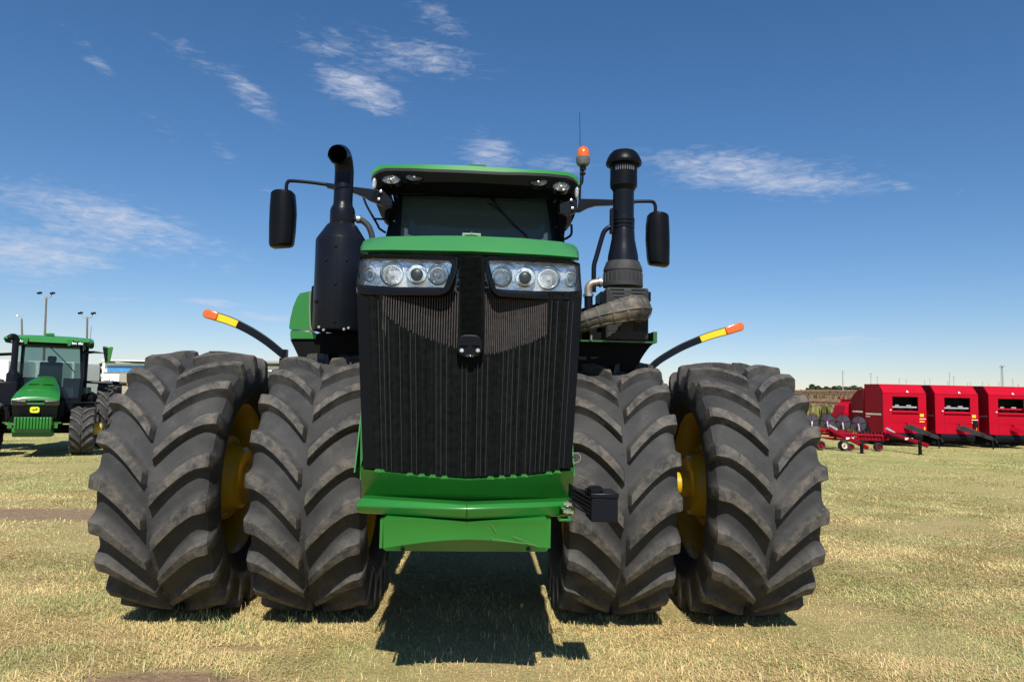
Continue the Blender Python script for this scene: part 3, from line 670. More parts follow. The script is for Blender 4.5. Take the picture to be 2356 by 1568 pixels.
# filter housing box
h0=L(*c5(575,432),-.42); h1=L(*c5(978,880),-.42)
fbx=MB().box((h0.x,-.42,h1.z-.05),(h1.x,.1,h0.z)).build('filter_housing','dgrey',ai,bev=.02,seg=3)
fr=MB(); mx_=(h0.x+h1.x)/2; W_=(h1.x-h0.x)
for s in (-1,1):
    for k in range(7):
        t_=k/7; x_a=mx_+s*.035; x_b=mx_+s*(.05+.15*t_+.03)
        z_a=h0.z-.015-.03*k
        fr.tube([(mx_+s*.03,-.423,z_a),(mx_+s*(W_*.5-.03-.0*k)*(1-.75*t_),-.423,z_a)],.005,6)
        fr.tube([(mx_+s*(W_*.5-.018-.0)*(1-t_*.72)+0,-.423,h0.z-.02-.03*k*1.0),(mx_+s*(W_*.5-.018)*(1-t_*.72),-.423,h1.z+.02)],.005,6)
fr.build('housing_rib','dgrey',fbx)
MB().box((h0.x-.04,-.38,h0.z-.14),(h0.x+.01,-.1,h0.z-.03)).box((h1.x-.01,-.36,h0.z-.10),(h1.x+.03,-.2,h0.z-.02)).build('housing_latch','black',fbx,bev=.006)
# corrugated hose
hp=[(L(*c5(x,y_),yy),r*.2422*mpx(yy)) for x,y_,yy,r in [(230,800,-.5,88),(345,770,-.62,88),(460,730,-.66,94),(570,695,-.68,102),(680,668,-.68,112),(780,640,-.66,120),(850,632,-.60,122),(885,640,-.5,118),(880,660,-.38,110)]]
pts=[p for p,_ in hp]; sp2=spath(pts,8); rs=[]
for i in range(len(sp2)):
    k=i/8; j=min(int(k),len(hp)-2); rs.append(lerp(hp[j][1],hp[j+1][1],k-j))
hs_=MB().tube(sp2,rs,28,cap=False).build('intake_hose','tan',ai,ang=60)
ri=MB()
for i in range(4,len(sp2)-4,8):
    ri.tube([sp2[i-1],sp2[i],sp2[i+1]],[rs[i]*1.03,rs[i]*1.085,rs[i]*1.03],28,cap=False)
for ang in (0.55,1.6,2.65,3.7,4.7,5.8):
    # longitudinal ribs
    path=[]
    for i in range(0,len(sp2)-2,2):
        d=(sp2[i+1]-sp2[i]).normalized(); a=Vector((0,0,1)); n_=(a-d*a.dot(d)).normalized(); q=d.cross(n_)
        path.append(sp2[i]+(n_*math.cos(ang)+q*math.sin(ang))*rs[i]*1.0)
    ri.tube(path,.009,6)
ri.build('hose_rib','tan',hs_,ang=60)
# breather pipes
a=[L(*c5(x,y_),-.35) for x,y_ in [(535,390),(480,392),(430,405),(405,440),(403,500)]]
el_=MB().tube(spath(a,5),.035*.9,14).build('metal_elbow',mat('rusty_alloy',(.33,.27,.21),.45,metal=.6,var=.3,vs=20),ai)
MB().tube([L(*c5(403,500),-.35),L(*c5(404,525),-.35)],.042,14).tube([L(*c5(520,388),-.35),L(*c5(505,389),-.35)],.042,14).build('hose_clamp','steel',el_)
MB().tube([L(*c5(404,520),-.35),L(*c5(408,820),-.35)],.034,14).build('drain_pipe','blackm',ai)
a=[L(*c2(x,y_),-.2) for x,y_ in [(1195,965),(1165,975),(1135,1005),(1115,1060),(1075,1200),(1058,1260),(1055,1330),(1055,1400),(1055,1470)]]
MB().tube(spath(a,4),.020,12).build('aspirator_tube','blackm',ai)
p=L(*c2(1190,920),-.2); MB().box((p.x-.012,-.24,p.z-.11),(p.x+.012,-.18,p.z+.10)).build('tube_bracket','blackm',ai,bev=.004)
# intake support deck
q=LL(c5,[(300,960),(1010,965),(1055,930),(960,1040),(915,1100),(880,1165),(860,1215),(300,1215)],-.30)
q=LL(c5,[(300,962),(1035,962),(990,1000),(940,1065),(905,1120),(880,1180),(870,1230),(300,1230)],-.30)
dk=MB().prism(q,(0,.9,0)).build('side_deck','dark',trac,bev=.01)
a=L(*c5(330,945),-.40); b_=L(*c5(1025,958),-.40)
MB().box((a.x,-.40,b_.z-.006),(b_.x,-.30,b_.z+.006)).box((b_.x-.004,-.40,b_.z-.004),(L(*c5(1057,900),-.4).x,.3,L(*c5(1057,858),-.4).z)).build('deck_edge',mat('dark_green_edge',(.02,.11,.025),.4,coat=.3),dk)
p=L(*c5(430,915),-.42); MB().lathe([(.02,0),(.02,.01),(.009,.012),(.009,.05),(.001,.051)],(p.x,p.y,p.z-.03),'z',8).build('bolt','steel',dk)
q=LL(c5,[(330,640),(580,560),(600,900),(980,870),(1000,940),(330,945)],-.2); MB().prism(q,(0,.5,0)).build('engine_side','dark',trac)
# --- left green tank and its dark underside
yk=-.05
def tk(pts,y): return LL(c6,pts,y)
prof=[(1183,640),(1172,620),(1188,500),(1225,350),(1275,230),(1310,178),(1440,150),(1700,145)]
rows=[]
for dy,sh_ in ((0,1.0),(.02,1.0),(.5,.99),(.9,.98)):
    rows.append([p+Vector((0,dy,0)) for p in tk(prof,yk)])
tkb=MB().loft(rows+[]); f_=tk(prof+[(1700,640)],yk); tkb.add(f_,[tuple(range(len(f_)))])
tkb.build('side_tank_cover','green',trac,bev=.02,seg=3)
q=tk([(1190,652),(1450,660),(1470,690),(1530,700),(1520,768),(1190,768),(1184,700)],yk+.01); MB().prism(q,(0,.85,0)).build('tank_skirt','green',trac,bev=.006)
q=tk([(1187,772),(1520,772),(1545,690),(2300,680),(2300,1010),(1300,1010),(1245,890)],yk+.03); MB().prism(q,(0,.8,0)).build('step_well','dark',trac)
MB().tube([tk([(1443,160)],yk-.01)[0],tk([(1437,400)],yk-.01)[0],tk([(1448,620)],yk-.01)[0],tk([(1475,655)],yk-.01)[0],tk([(1525,662)],yk-.01)[0]],.006,6).build('tank_seal',mat('grey_seal',(.25,.24,.21),.7),trac)
q=tk([(1455,220),(1470,100),(1515,50),(1540,300),(1548,560),(1530,655),(1480,650),(1462,600)],yk-.04); MB().prism(q,(0,.04,0)).build('tank_panel','dgrey',trac,bev=.006)
# --- turn signal arms
def arm(f,cl,wd,ylw,amb,y,nm):
    pts=spath([L(*f(*p),y) for p in cl],5); k=.1786 if f is c6 else .2422
    rows=[]
    n=len(pts)
    for i,p in enumerate(pts):
        d=(pts[min(i+1,n-1)]-pts[max(0,i-1)]).normalized(); nn=Vector((-d.z,0,d.x)); w=lerp(wd[0],wd[1],i/(n-1))*.5*k*mpx(y)
        rows.append([p+nn*w+Vector((0,-.018,0)),p-nn*w+Vector((0,-.018,0)),p-nn*w+Vector((0,.018,0)),p+nn*w+Vector((0,.018,0))])
    o=MB().loft(rows,close=True,cap=True).build('marker_light_arm','blackm',trac,bev=.005)
    i0,i1=ylw; rw=[[p+ (q-p)*.10+Vector((0,-.0025,0)),q+(p-q)*.10+Vector((0,-.0025,0))] for p,q in [(rows[i][0],rows[i][1]) for i in range(i0,i1+1)]]
    MB().loft(rw).build('reflector','ystick',o)
    # amber capsule at the end
    a,b_=[L(*f(*p),y) for p in amb]; d=(b_-a).normalized(); nn=Vector((-d.z,0,d.x)); w=(wd[0]+8)*.5*k*mpx(y); ln=(b_-a).length
    out=[a-nn*w*.95]+[b_-d*w+(d*math.cos(t_)*w+nn*math.sin(t_)*w) for t_ in [(-.5+j/10)*PI for j in range(11)]]+[a+nn*w*.95]
    am=MB().prism([p+Vector((0,-.03,0)) for p in out],(0,.06,0)).build('amber_lamp','amber',o,bev=.014,seg=4)
    e=L(*f(*cl[-1]),y); return o,e
arm(c6,[(262,485),(400,530),(540,590),(700,675),(870,785),(1010,895),(1105,975)],(112,92),(0,9),[(262,485),(72,425)],.75,'l')
e=L(*c6(1075,1010),.75); MB().tube([e,e-Vector((0,0,.9))],.02,10).box((e.x+.01,.73,e.z-.03),(e.x+.05,.79,e.z+.08)).build('arm_post','black',trac)
arm(c5,[(1700,855),(1560,895),(1440,940),(1300,1000),(1180,1065),(1070,1135),(985,1210)],(76,62),(0,9),[(1700,855),(1875,800)],.75,'r')
e=L(*c5(985,1220),.75); MB().tube([e,e-Vector((0,0,.9))],.02,10).build('arm_post','black',trac)
# --- cab
YR=.42                                       # roof front edge
YWt,YWb=.95,.75                              # windshield top / bottom depth
# roof shell (green), front edge line
rt=[(905,600,'a'),(912,560),(930,520),(965,495),(1010,488),(1200,486),(1390,487),(1700,497)]
rfl=[c1(908,560),c1(916,535),c1(935,512),c1(965,495),c1(1010,488),c1(1200,486),c1(1390,487),c1(1560,491),c1(1700,497),c2(200,503),c2(350,511),c2(490,521),c2(700,531),c2(850,545),c2(905,565),c2(930,590),c2(944,618)]
rbl=[c1(908,592),c1(918,566),c1(940,543),c1(975,525),c1(1020,515),c1(1200,516),c1(1372,524),c1(1560,530),c1(1700,536),c2(200,540),c2(350,547),c2(505,549),c2(700,558),c2(850,574),c2(900,592),c2(925,615),c2(942,650)]
def bow(x,y): t_=min(1,abs(x-.0)/.95); return y+.22*t_**3
CX=L(1096,400,YR).x
def LB(u,v,y0):
    y=y0
    for _ in range(3):
        p=L(u,v,y); t_=min(1,abs(p.x-CX)/.93); y=y0+.25*t_**3.2
    return L(u,v,y)
A=[LB(u,v,YR) for u,v in rfl]; B_=[LB(u,v,YR-.015) for u,v in rbl]
topb=[Vector((CX+(p.x-CX)*.93,p.y+.10,p.z+.03)) for p in A]; topc_=[Vector((CX+(p.x-CX)*.9,1.4,p.z+.05)) for p in A]; topd=[Vector((CX+(p.x-CX)*.95,2.3,p.z-.02)) for p in A]
# keep the shoulders rounded
roof=MB().loft([B_,A,topb,topc_,topd])
roof.add(topd+[Vector((topd[-1].x,2.3,topd[-1].z-.2)),Vector((topd[0].x,2.3,topd[0].z-.2))],[tuple(range(len(topd)+2))])
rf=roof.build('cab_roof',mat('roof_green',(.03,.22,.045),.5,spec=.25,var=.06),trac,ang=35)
# visor trim and black underside
C_=[LB(u,v+5.5,YR-.02) for u,v in rbl]
und1=[Vector((CX+(p.x-CX)*.985,p.y+.10,p.z-.055-.05*(abs(p.x-CX)/.93)**2)) for p in C_]
wtl,wtr=L(*c1(1100,735),YWt),L(*c2(760,775),YWt)
und2=[]
for i,p in enumerate(C_):
    t_=i/(len(C_)-1); 
    und2.append(Vector((lerp(wtl.x-.05,wtr.x+.05,t_),YWt-.06,lerp(wtl.z,wtr.z,t_)+.03)))
MB().loft([[p+Vector((0,0,.004)) for p in B_],C_,und1]).build('visor_edge',mat('grey_visor_edge',(.032,.030,.032),.65,spec=.15),rf,ang=30)
MB().loft([und1,[a.lerp(b_,.5)+Vector((0,0,-.035)) for a,b_ in zip(und1,und2)],und2]).build('visor_underside','blackm' if 0 else 'dark',rf,ang=40)
sidel=MB()
for i,s in ((0,-1),(-1,1)):
    e0=und1[i]; 
    sidel.add([e0,Vector((CX+(e0.x-CX)*1.0,2.2,e0.z)),Vector((CX+s*.74,2.2,e0.z-.35)),Vector((CX+s*.74,1.1,e0.z-.42)),und2[i]],[(0,1,2,3,4)])
    sidel.add([C_[i],e0,Vector((e0.x,2.25,e0.z)),topd[i]],[(0,1,2,3)])
sidel.build('roof_side','dark',rf)
# roof lamps in the visor underside
def uproof(u,v,y):
    return L(u,v,y)
for (u,v,w,h_,yy,mt) in [(*c1(1060,602),70,36,.66,'satin'),(*c1(1240,583),68,30,.62,'greygn'),(*c2(628,620),68,32,.62,'greygn'),(*c2(805,656),68,38,.66,'satin')]:
    p=L(u,v,.50); k=mpx(.50)*.298
    ring=lambda a,dy,dz=0:[Vector((p.x+w*a*k*math.cos(2*PI*j/28),p.y+dy,p.z+dz+h_*a*k*math.sin(2*PI*j/28))) for j in range(28)]
    lo_=MB().loft([ring(1.12,.10),ring(1.1,-.0),ring(1.0,-.006),ring(.98,.004)],close=True).build('roof_lamp','blackg',rf)
    MB().loft([ring(.98,.012),ring(.6,.03),ring(.3,.034),ring(.02,.035)],close=True).build('reflector','satin',lo_,ang=20)
    b3=MB()
    for j in range(-5,6):
        xx=p.x+w*k*j*.16; hh=h_*k*.85*math.sqrt(1-(j*.16)**2); b3.tube([(xx,p.y+.006,p.z-hh),(xx,p.y+.006,p.z+hh)],.003,4)
    b3.ball((p.x,p.y+.012,p.z),.022); b3.build('lamp_flute','steel',lo_)
    MB().loft([ring(.99,.002),ring(.02,-.012)],close=True).build('lamp_glass',M['lens'],lo_)
for u,v in (c1(930,635),c2(925,705)):
    p=L(u,v,.62); MB().ball((p.x,.62,p.z),.045,12,8,(.5,.6,1.3)).build('side_lamp','satin',rf)
# roof handle
a,b_=L(*c1(1665,488),YR+.2),L(*c1(1785,494),YR+.2)
MB().tube([a+Vector((0,0,0)),b_+Vector((0,0,0))],.006,6).box((a.x-.012,a.y-.01,a.z-.05),(a.x+.02,a.y+.01,a.z+.008)).box((b_.x-.02,b_.y-.01,b_.z-.05),(b_.x+.012,b_.y+.01,b_.z+.008)).build('roof_bracket','green_d',rf)
# cab pillars / windshield
def WS(u,v): # windshield plane leaning
    y=YWt
    for _ in range(4):
        p=L(u,v,y); y=lerp(YWb,YWt,max(0,min(1.1,(p.z-2.72)/.75)))
    return L(u,v,y)
gl=[c1(1148,728),c1(1130,1060),c2(738,1090),c2(690,755)]
gq=[WS(*p) for p in gl]
low=[WS(c1(1112,1060)[0]-8,640),WS(c2(738,1090)[0]+9,650)]
g_=MB().add([gq[0],low[0],low[1],gq[3]],[(0,1,2,3)]); 
cab=MB()
for (o1,o2,i1,i2) in ((c1(1085,760),c1(1000,1120),c1(1150,735),c1(1128,1120)),(c2(775,800),c2(842,1150),c2(688,760),c2(740,1150))):
    pts=[WS(*o1),WS(*o2),WS(*i2),WS(*i1)]; cab.prism([p+Vector((0,-.02,0)) for p in pts],(0,.14,0))
a,b_=WS(*c1(1090,712)),WS(*c2(770,748))
cab.prism([a,WS(*c1(1110,740)),WS(*c2(740,775)),b_],(0,.08,0))
cb=cab.build('cab_frame','blackm',trac,bev=.01)
g_.build('windshield','glass',cb,smooth=False)
xl,xr=gq[0].x-.10,gq[3].x+.10
zf=2.05
MB().box((xl-.03,YWb+.02,1.7),(xr+.03,2.15,2.62)).build('cab_body','dark',cb,bev=.01)
# side posts & rear frame with glass
MB().box((xl-.02,2.1,2.5),(xl+.06,2.2,3.6)).box((xr-.06,2.1,2.5),(xr+.02,2.2,3.6)).box((xl,2.1,3.45),(xr,2.2,3.62)).box((xl-.02,1.45,2.5),(xl+.02,1.52,3.6)).box((xr-.02,1.45,2.5),(xr+.02,1.52,3.6)).build('rear_frame','blackm',cb)
MB().add([(xl,2.14,2.6),(xr,2.14,2.6),(xr,2.14,3.5),(xl,2.14,3.5)],[(0,1,2,3)]).build('rear_window','glass',cb)
MB().add([(xl,YWb+.1,2.6),(xl,2.1,2.6),(xl,2.1,3.5),(xl,YWt,3.5)],[(0,1,2,3)]).add([(xr,YWb+.1,2.6),(xr,2.1,2.6),(xr,2.1,3.5),(xr,YWt,3.5)],[(0,1,2,3)]).build('side_window','glass',cb)
MB().box((xl,1.0,3.50),(xr,2.2,3.56)).build('headliner','liner',cb)
# light door posts glimpsed at the sides inside
for (pa,pb) in ((c1(1150,870),c1(1185,900)),(c2(690,905),c2(655,985))):
    a=L(pa[0],pa[1],1.1); b_=L(pb[0],pb[1],1.1)
    MB().prism([L(pa[0],pa[1],1.25),L(pb[0],pb[1],1.25),L(pb[0],575,1.25),L(pa[0]-2 if pa[0]<1100 else pa[0]+8,575,1.25)],(0,.05,0)).build('inner_trim',mat('grey_inner_trim',(.34,.35,.31),.7),cb)
# interior: seat, steering wheel, shade
sc=L(1120,500,1.6)
MB().box((CX-.26,1.55,2.55),(CX+.26,1.68,3.18)).box((CX-.15,1.57,3.2),(CX+.15,1.66,3.36)).box((CX-.27,1.1,2.45),(CX+.27,1.62,2.6)).build('seat','seat',cb,bev=.05,seg=3)
swc=Vector((CX+.02,1.12,2.80)); ring=[swc+Vector((.22*math.cos(2*PI*k/24),.22*math.sin(2*PI*k/24)*.5,.22*math.sin(2*PI*k/24)*.72)) for k in range(25)]
MB().tube(ring,.014,8).tube([swc+Vector((-.21,0,0)),swc,swc+Vector((.21,0,0))],.012,6).tube([swc,swc+Vector((0,-.1,-.3))],.035,10).build('steering_wheel','seat',cb)
a=WS(*c1(1160,742)); b_=WS(*c2(680,768))
q=[(1160,738),(1290,740),(1420,760),(1500,776),(1700,774)]
sh=[L(*c1(1150,790),1.02),L(*c1(1260,762),1.02),L(*c1(1300,745),1.02),L(*c1(1400,752),1.02),L(*c1(1460,780),1.02),L(*c1(1800,790),1.02),L(*c2(500,790),1.02),L(*c2(640,780),1.02),L(*c2(690,800),1.02),L(*c2(690,745),1.02),L(*c1(1150,722),1.02)]
MB().prism(sh,(0,.03,0)).build('sun_shade',mat('olive_shade',(.06,.075,.03),.7),cb)
# wiper
w0=L(*c2(210,650),.70)
wp=[WS(*c2(x,y_))+Vector((0,-.035,0)) for x,y_ in [(205,650),(260,750),(345,860),(430,950),(500,1010),(548,1055)]]
MB().tube(wp,.0085,6).build('wiper_arm','blackg',cb)
wp=[WS(*c2(x,y_))+Vector((0,-.02,0)) for x,y_ in [(245,790),(350,868),(440,965),(545,1050)]]
MB().tube(wp,.007,6).build('wiper_blade','blackg',cb)
p=w0; MB().box((p.x-.05,.66,p.z-.0),(p.x+.05,.8,p.z+.05)).build('wiper_motor','blackg',cb)
# --- mirrors
def mirror(f,outl,armp,armr,plate,boltp,bits,y):
    pts=LL(f,outl,y)
    cen=sum(pts,Vector())/len(pts)
    fr_=[cen+(p-cen)*.90+Vector((0,-.055,0)) for p in pts]; md=[p for p in pts]; bk=[p+Vector((0,.06,0)) for p in pts]
    m_=MB().loft([[Vector((cen.x+(p.x-cen.x)*a,p.y+b,cen.z+(p.z-cen.z)*lerp(a,1,.93))) for p in pts] for a,b in ((.03,-.085),(.35,-.080),(.6,-.068),(.8,-.05),(.93,-.03))]+[md,bk],close=True,cap=True).build('mirror','black',trac,bev=.006,ang=50,seg=3)
    MB().prism([cen+(p-cen)*.92+Vector((0,.061,0)) for p in pts],(0,.004,0)).build('mirror_glass','chrome',m_)
    MB().tube(spath([L(*f(*p),y) for p in armp],4),armr,12).build('mirror_arm','blackm',m_)
    for pl_ in plate: MB().prism(LL(f,pl_,y-.02),(0,.05,0)).build('mirror_bracket','blackm',m_,bev=.005)
    for b0 in boltp:
        p=L(*f(*b0),y-.03); MB().lathe([(.014,0),(.014,-.008),(.001,-.012)],(p.x,p.y,p.z),'y',10).build('bolt','steel',m_)
YM=.55
mirror(c1,[(132,705),(150,690),(175,685),(270,686),(295,692),(310,708),(317,780),(320,860),(312,1000),(300,1095),(290,1112),(265,1120),(150,1128),(125,1120),(116,1100),(117,950),(122,820)],
 [(252,692),(252,650),(262,622),(290,612),(420,622),(560,640),(640,650)],.0165,
 [[(555,625),(700,650),(790,658),(905,672),(980,682),(990,760),(940,772),(900,765),(850,735),(780,705),(700,690),(560,660)],[(915,685),(995,682),(1070,760),(1065,810),(985,800),(905,765)]],[(980,695),(965,755)],0,YM)
mirror(c2,[(1476,872),(1495,856),(1530,852),(1600,862),(1625,872),(1634,890),(1640,1000),(1642,1120),(1640,1255),(1630,1270),(1610,1273),(1500,1258),(1482,1245),(1474,1200),(1464,1060),(1466,950)],
 [(1530,855),(1531,812),(1520,782),(1498,771),(1430,770),(1350,772)],.0165,
 [[(945,748),(1060,750),(1200,755),(1380,764),(1380,782),(1200,795),(1070,800),(1010,818),(950,850),(925,848)],[(790,790),(870,762),(930,755),(925,850),(880,868),(795,868)]],[(882,762),(892,824)],0,YM)
# loop tubes by the cab
MB().tube(spath([L(*c1(x,y_),.75) for x,y_ in [(845,735),(870,800),(920,890),(955,950),(970,980),(1018,1012)]],4),.011,8).tube([L(*c1(935,905),.75),L(*c1(1030,908),.75)],.010,8).build('grab_rail','blackm',trac)
MB().tube(spath([L(*c2(x,y_),.75) for x,y_ in [(882,948),(884,1000),(878,1030),(850,1052),(826,1062)]],4),.012,8).build('grab_rail','blackm',trac)
q=LL(c1,[(925,740),(1090,770),(1030,900),(1010,905),(980,880)],.8); MB().prism(q,(0,.3,0)).build('cab_corner','dark',trac)
q=LL(c2,[(775,800),(920,840),(900,900),(870,940),(835,960),(825,1070),(800,1070)],.8); MB().prism(q,(0,.3,0)).build('cab_corner','dark',trac)
# beacon and antenna
p=L(*c2(972,500),.60); k=mpx(.6)*.298
bz=lambda cy:L(*c2(972,cy),.60).z
be=MB().lathe([(.001,bz(505)),(.35*55*k,bz(505)),(.8*55*k,bz(492)),(55*k,bz(472)),(56*k,bz(434)),(52*k,bz(430))],(p.x,.60,0),'z',24).build('beacon',mat('grey_beacon_base',(.12,.12,.12),.5,dirt=(.3,.28,.25,2),ds=12,dthr=.5),trac)
MB().lathe([(52*k,bz(432)),(51*k,bz(400)),(44*k,bz(372)),(30*k,bz(356)),(12*k,bz(349)),(.001,bz(348))],(p.x,.60,0),'z',24).build('amber_dome','amber',be,ang=60)
MB().tube(spath([L(*c2(x,y_),.60) for x,y_ in [(970,505),(968,560),(966,620),(950,650),(948,700),(945,790),(942,840)]],4),.012,8).lathe([(.03,0),(.03,.03)],(p.x,.6,bz(530)),'z',12,cap=True).lathe([(.026,0),(.026,.02)],(p.x,.6,bz(565)),'z',12,cap=True).build('beacon_stem','blackm',be)
MB().tube([L(*c2(952,640),.72),L(*c2(950,350),.72),L(*c2(946,86),.72)],[.006,.0032,.0022],6).build('antenna','blackm',trac)
# tyre size figures raised on the inner side wall
def textobj(body,size,parent,m,M4,ext=.002,name='lettering'):
    cu=bpy.data.curves.new(name,'FONT'); cu.body=body; cu.size=size; cu.extrude=ext; cu.align_x='CENTER'; cu.align_y='CENTER'
    o=bpy.data.objects.new(name,cu); C.objects.link(o); dg=bpy.context.evaluated_depsgraph_get(); me=bpy.data.meshes.new_from_object(o.evaluated_get(dg)); bpy.data.objects.remove(o)
    me.materials.append(M[m] if isinstance(m,str) else m); o=bpy.data.objects.new(name,me); C.objects.link(o); o.parent=parent; o.matrix_local=M4; return o
M4=Matrix.Translation((.413,-.34,-.68))@Matrix.Rotation(PI/2,4,'Z')@Matrix.Rotation(PI/2,4,'X')@Matrix.Rotation(R(-25),4,'Z')
textobj('710',.10,ww[1],'dgrey',M4)

# ================================================================ ground
def groundmat():
    m=bpy.data.materials.new('dry_field'); m.use_nodes=True; t=NT(m.node_tree); b=m.node_tree.nodes['Principled BSDF']
    tc=t.n('ShaderNodeTexCoord')
    def nz(s,d=6,r=.6,di=0):
        n=t.n('ShaderNodeTexNoise'); n.inputs['Scale'].default_value=s; n.inputs['Detail'].default_value=d; n.inputs['Roughness'].default_value=r; n.inputs['Distortion'].default_value=di; t.l(tc.outputs['Object'],n.inputs['Vector']); return n.outputs[0]
    def mix(f,a,c2,lnk=None):
        x=t.n('ShaderNodeMix',data_type='RGBA'); t.l(f,x.inputs[0])
        if isinstance(a,tuple): x.inputs[6].default_value=a+(1,)
        else: t.l(a,x.inputs[6])
        if isinstance(c2,tuple): x.inputs[7].default_value=c2+(1,)
        else: t.l(c2,x.inputs[7])
        return x.outputs[2]
    def st(n,a,k): return t.m('MULTIPLY',t.m('SUBTRACT',n,a),k,clamp=True)
    sx=t.n('ShaderNodeSeparateXYZ'); t.l(tc.outputs['Object'],sx.inputs[0])
    far=t.m('MULTIPLY',t.m('SUBTRACT',sx.outputs[1],9.0),.08,clamp=True)
    near=mix(st(nz(1.1),.42,4),(.44,.33,.155),(.29,.27,.10))
    da=t.n('ShaderNodeAttribute'); da.attribute_name='dirt'
    near=mix(st(nz(60,4,.7),.50,4),near,(.50,.38,.185))
    near=mix(st(nz(38,5,.75),.58,6),near,(.20,.16,.08))
    ds_=st(t.m('ADD',da.outputs['Fac'],t.m('MULTIPLY',nz(7,8,.7),.9)),.80,4)
    dcol=mix(st(nz(22,8,.7),.42,4),(.25,.165,.10),(.37,.265,.165))
    fr=mix(st(nz(.22,6),.40,4),(.43,.375,.15),(.29,.31,.10))
    fr=mix(st(nz(6,6,.7),.50,4),fr,(.46,.38,.165))
    fr=mix(st(nz(26,4,.7),.57,4),fr,(.19,.19,.075))
    c=mix(far,near,fr); c=mix(ds_,c,dcol)
    t.l(c,b.inputs['Base Color']); b.inputs['Roughness'].default_value=.95; b.inputs['Specular IOR Level'].default_value=.1
    bp=t.n('ShaderNodeBump'); bp.inputs['Strength'].default_value=.8; bp.inputs['Distance'].default_value=.04; t.l(t.m('ADD',nz(30,5,.7),nz(5,3)),bp.inputs['Height']); t.l(bp.outputs[0],b.inputs['Normal'])
    return m
gm=groundmat()
xs_=np.concatenate([[-4000,-600,-120],np.linspace(-30,30,241),[120,600,4000]]); ys_=np.concatenate([[-300,-20],np.linspace(0,40,201),[90,250,900,6000]])
XX,YY=np.meshgrid(xs_,ys_); ZZ=np.where((np.abs(XX)<31)&(YY>=0)&(YY<41),.014*np.sin(XX*1.3+np.sin(YY*.9)*1.7)*np.sin(YY*1.1+.4*XX)-.012,-.012)
i=np.arange(len(ys_)-1)[:,None]*len(xs_)+np.arange(len(xs_)-1)[None,:]; i=i.ravel()
def dirtf(x,y):
    r=0*x
    for u,v,rx,ry,k in ((380,1560,.62,.20,1.0),(560,1490,.40,.10,.7),(130,1180,2.0,.55,1.05),(250,1465,.45,.10,.55),(60,1212,1.0,.25,.5),(640,1390,.25,.12,.4)):
        p=G(u,v); r=np.maximum(r,k*np.exp(-(((x-p.x)/rx)**2+((y-p.y)/ry)**2)))
    return r
fld=npmesh('field_ground',np.stack([XX,YY,ZZ],-1).reshape(-1,3),np.stack([i,i+1,i+1+len(xs_),i+len(xs_)],-1),gm,attr=dirtf(XX.ravel(),YY.ravel()),aname='dirt',ang=180); tag(fld,kind='structure')
# ---------------------------------------------------------------- grass blades
def vnoise(x,y,seed,oct=3):
    r=np.zeros_like(x); a=1;tot=0
    for o in range(oct):
        g=np.random.default_rng(seed+o).random((256,256)); xf=np.floor(x); yf=np.floor(y); fx=x-xf; fy=y-yf; fx=fx*fx*(3-2*fx); fy=fy*fy*(3-2*fy)
        xi=xf.astype(int)%256; yi=yf.astype(int)%256; x2=(xi+1)%256; y2=(yi+1)%256
        r+=a*((g[yi,xi]*(1-fx)+g[yi,x2]*fx)*(1-fy)+(g[y2,xi]*(1-fx)+g[y2,x2]*fx)*fy); tot+=a; a*=.5; x=x*2.03+7; y=y*2.03+3
    return r/tot
def zone(d0,d1,dens,half):
    n=int((d1-d0)*2*half*dens); y=rng.uniform(d0,d1,n); x=rng.uniform(-half,half,n)
    k=np.abs(x)<y*.80+.9; return x[k],y[k]
GX=[];GY=[];GS=[];GW=[]
for d0,d1,dens,half,sc_,w in ((3.9,6.2,5200,6.2,1,1.0),(6.2,9,2600,8.6,1.0,1.5),(9,14,900,12.5,1.0,2.4),(14,24,220,21,1.0,3.8),(24,40,60,34,1.0,6.0)):
    x,y=zone(d0,d1,dens,half); GX.append(x);GY.append(y);GS.append(np.full(len(x),sc_));GW.append(np.full(len(x),w))
gx=np.concatenate(GX);gy=np.concatenate(GY);gs=np.concatenate(GS);gw=np.concatenate(GW)
bare=vnoise(gx*.75+3.1,gy*1.2+1.7,5,4)
# trampled earth: tuned spots seen at the front left, and one strip on the left
dirt=dirtf(gx,gy)
keep=((dirt+rng.normal(0,.16,len(gx)))<.42); gx,gy,gs,gw,dirt=[a[keep] for a in (gx,gy,gs,gw,dirt)]
n=len(gx)
green=vnoise(gx*.9+11,gy*1.3+5,21,4)+.07*np.exp(-((gx+4.2)**2+(gy-6.2)**2)/3)+rng.normal(0,.10,n)-np.clip(dirt,0,.2)+np.clip((gy-8)/60,0,.10)+.05*np.clip(-gx/4,-1,1)
tall=vnoise(gx*2.1,gy*2.1,33,2)
ln=rng.uniform(.030,.085,n)*gs*(.65+.9*(tall>.60)*(tall-.3)); lean=rng.uniform(1.34,1.57,n); lean=np.where(rng.random(n)<.035,rng.uniform(.3,.9,n),lean)
flow=vnoise(gx*1.5,gy*1.5,50,2)*6+rng.normal(0,1.3,n); wd=rng.uniform(.0011,.0024,n)*gw
dx,dy=np.cos(flow),np.sin(flow); z0=np.full(n,-.014)
hx=ln*np.sin(lean); hz=ln*np.cos(lean)
Bv=np.zeros((n,5,3)); px,py=-dy,dx
Bv[:,0,0]=gx-px*wd; Bv[:,0,1]=gy-py*wd; Bv[:,0,2]=z0
Bv[:,1,0]=gx+px*wd; Bv[:,1,1]=gy+py*wd; Bv[:,1,2]=z0
mid=.55
cz=ln*rng.uniform(.02,.20,n)
Bv[:,2,0]=gx+dx*hx*mid+px*wd*.8; Bv[:,2,1]=gy+dy*hx*mid+py*wd*.8; Bv[:,2,2]=z0+hz*mid+cz*.6+.010
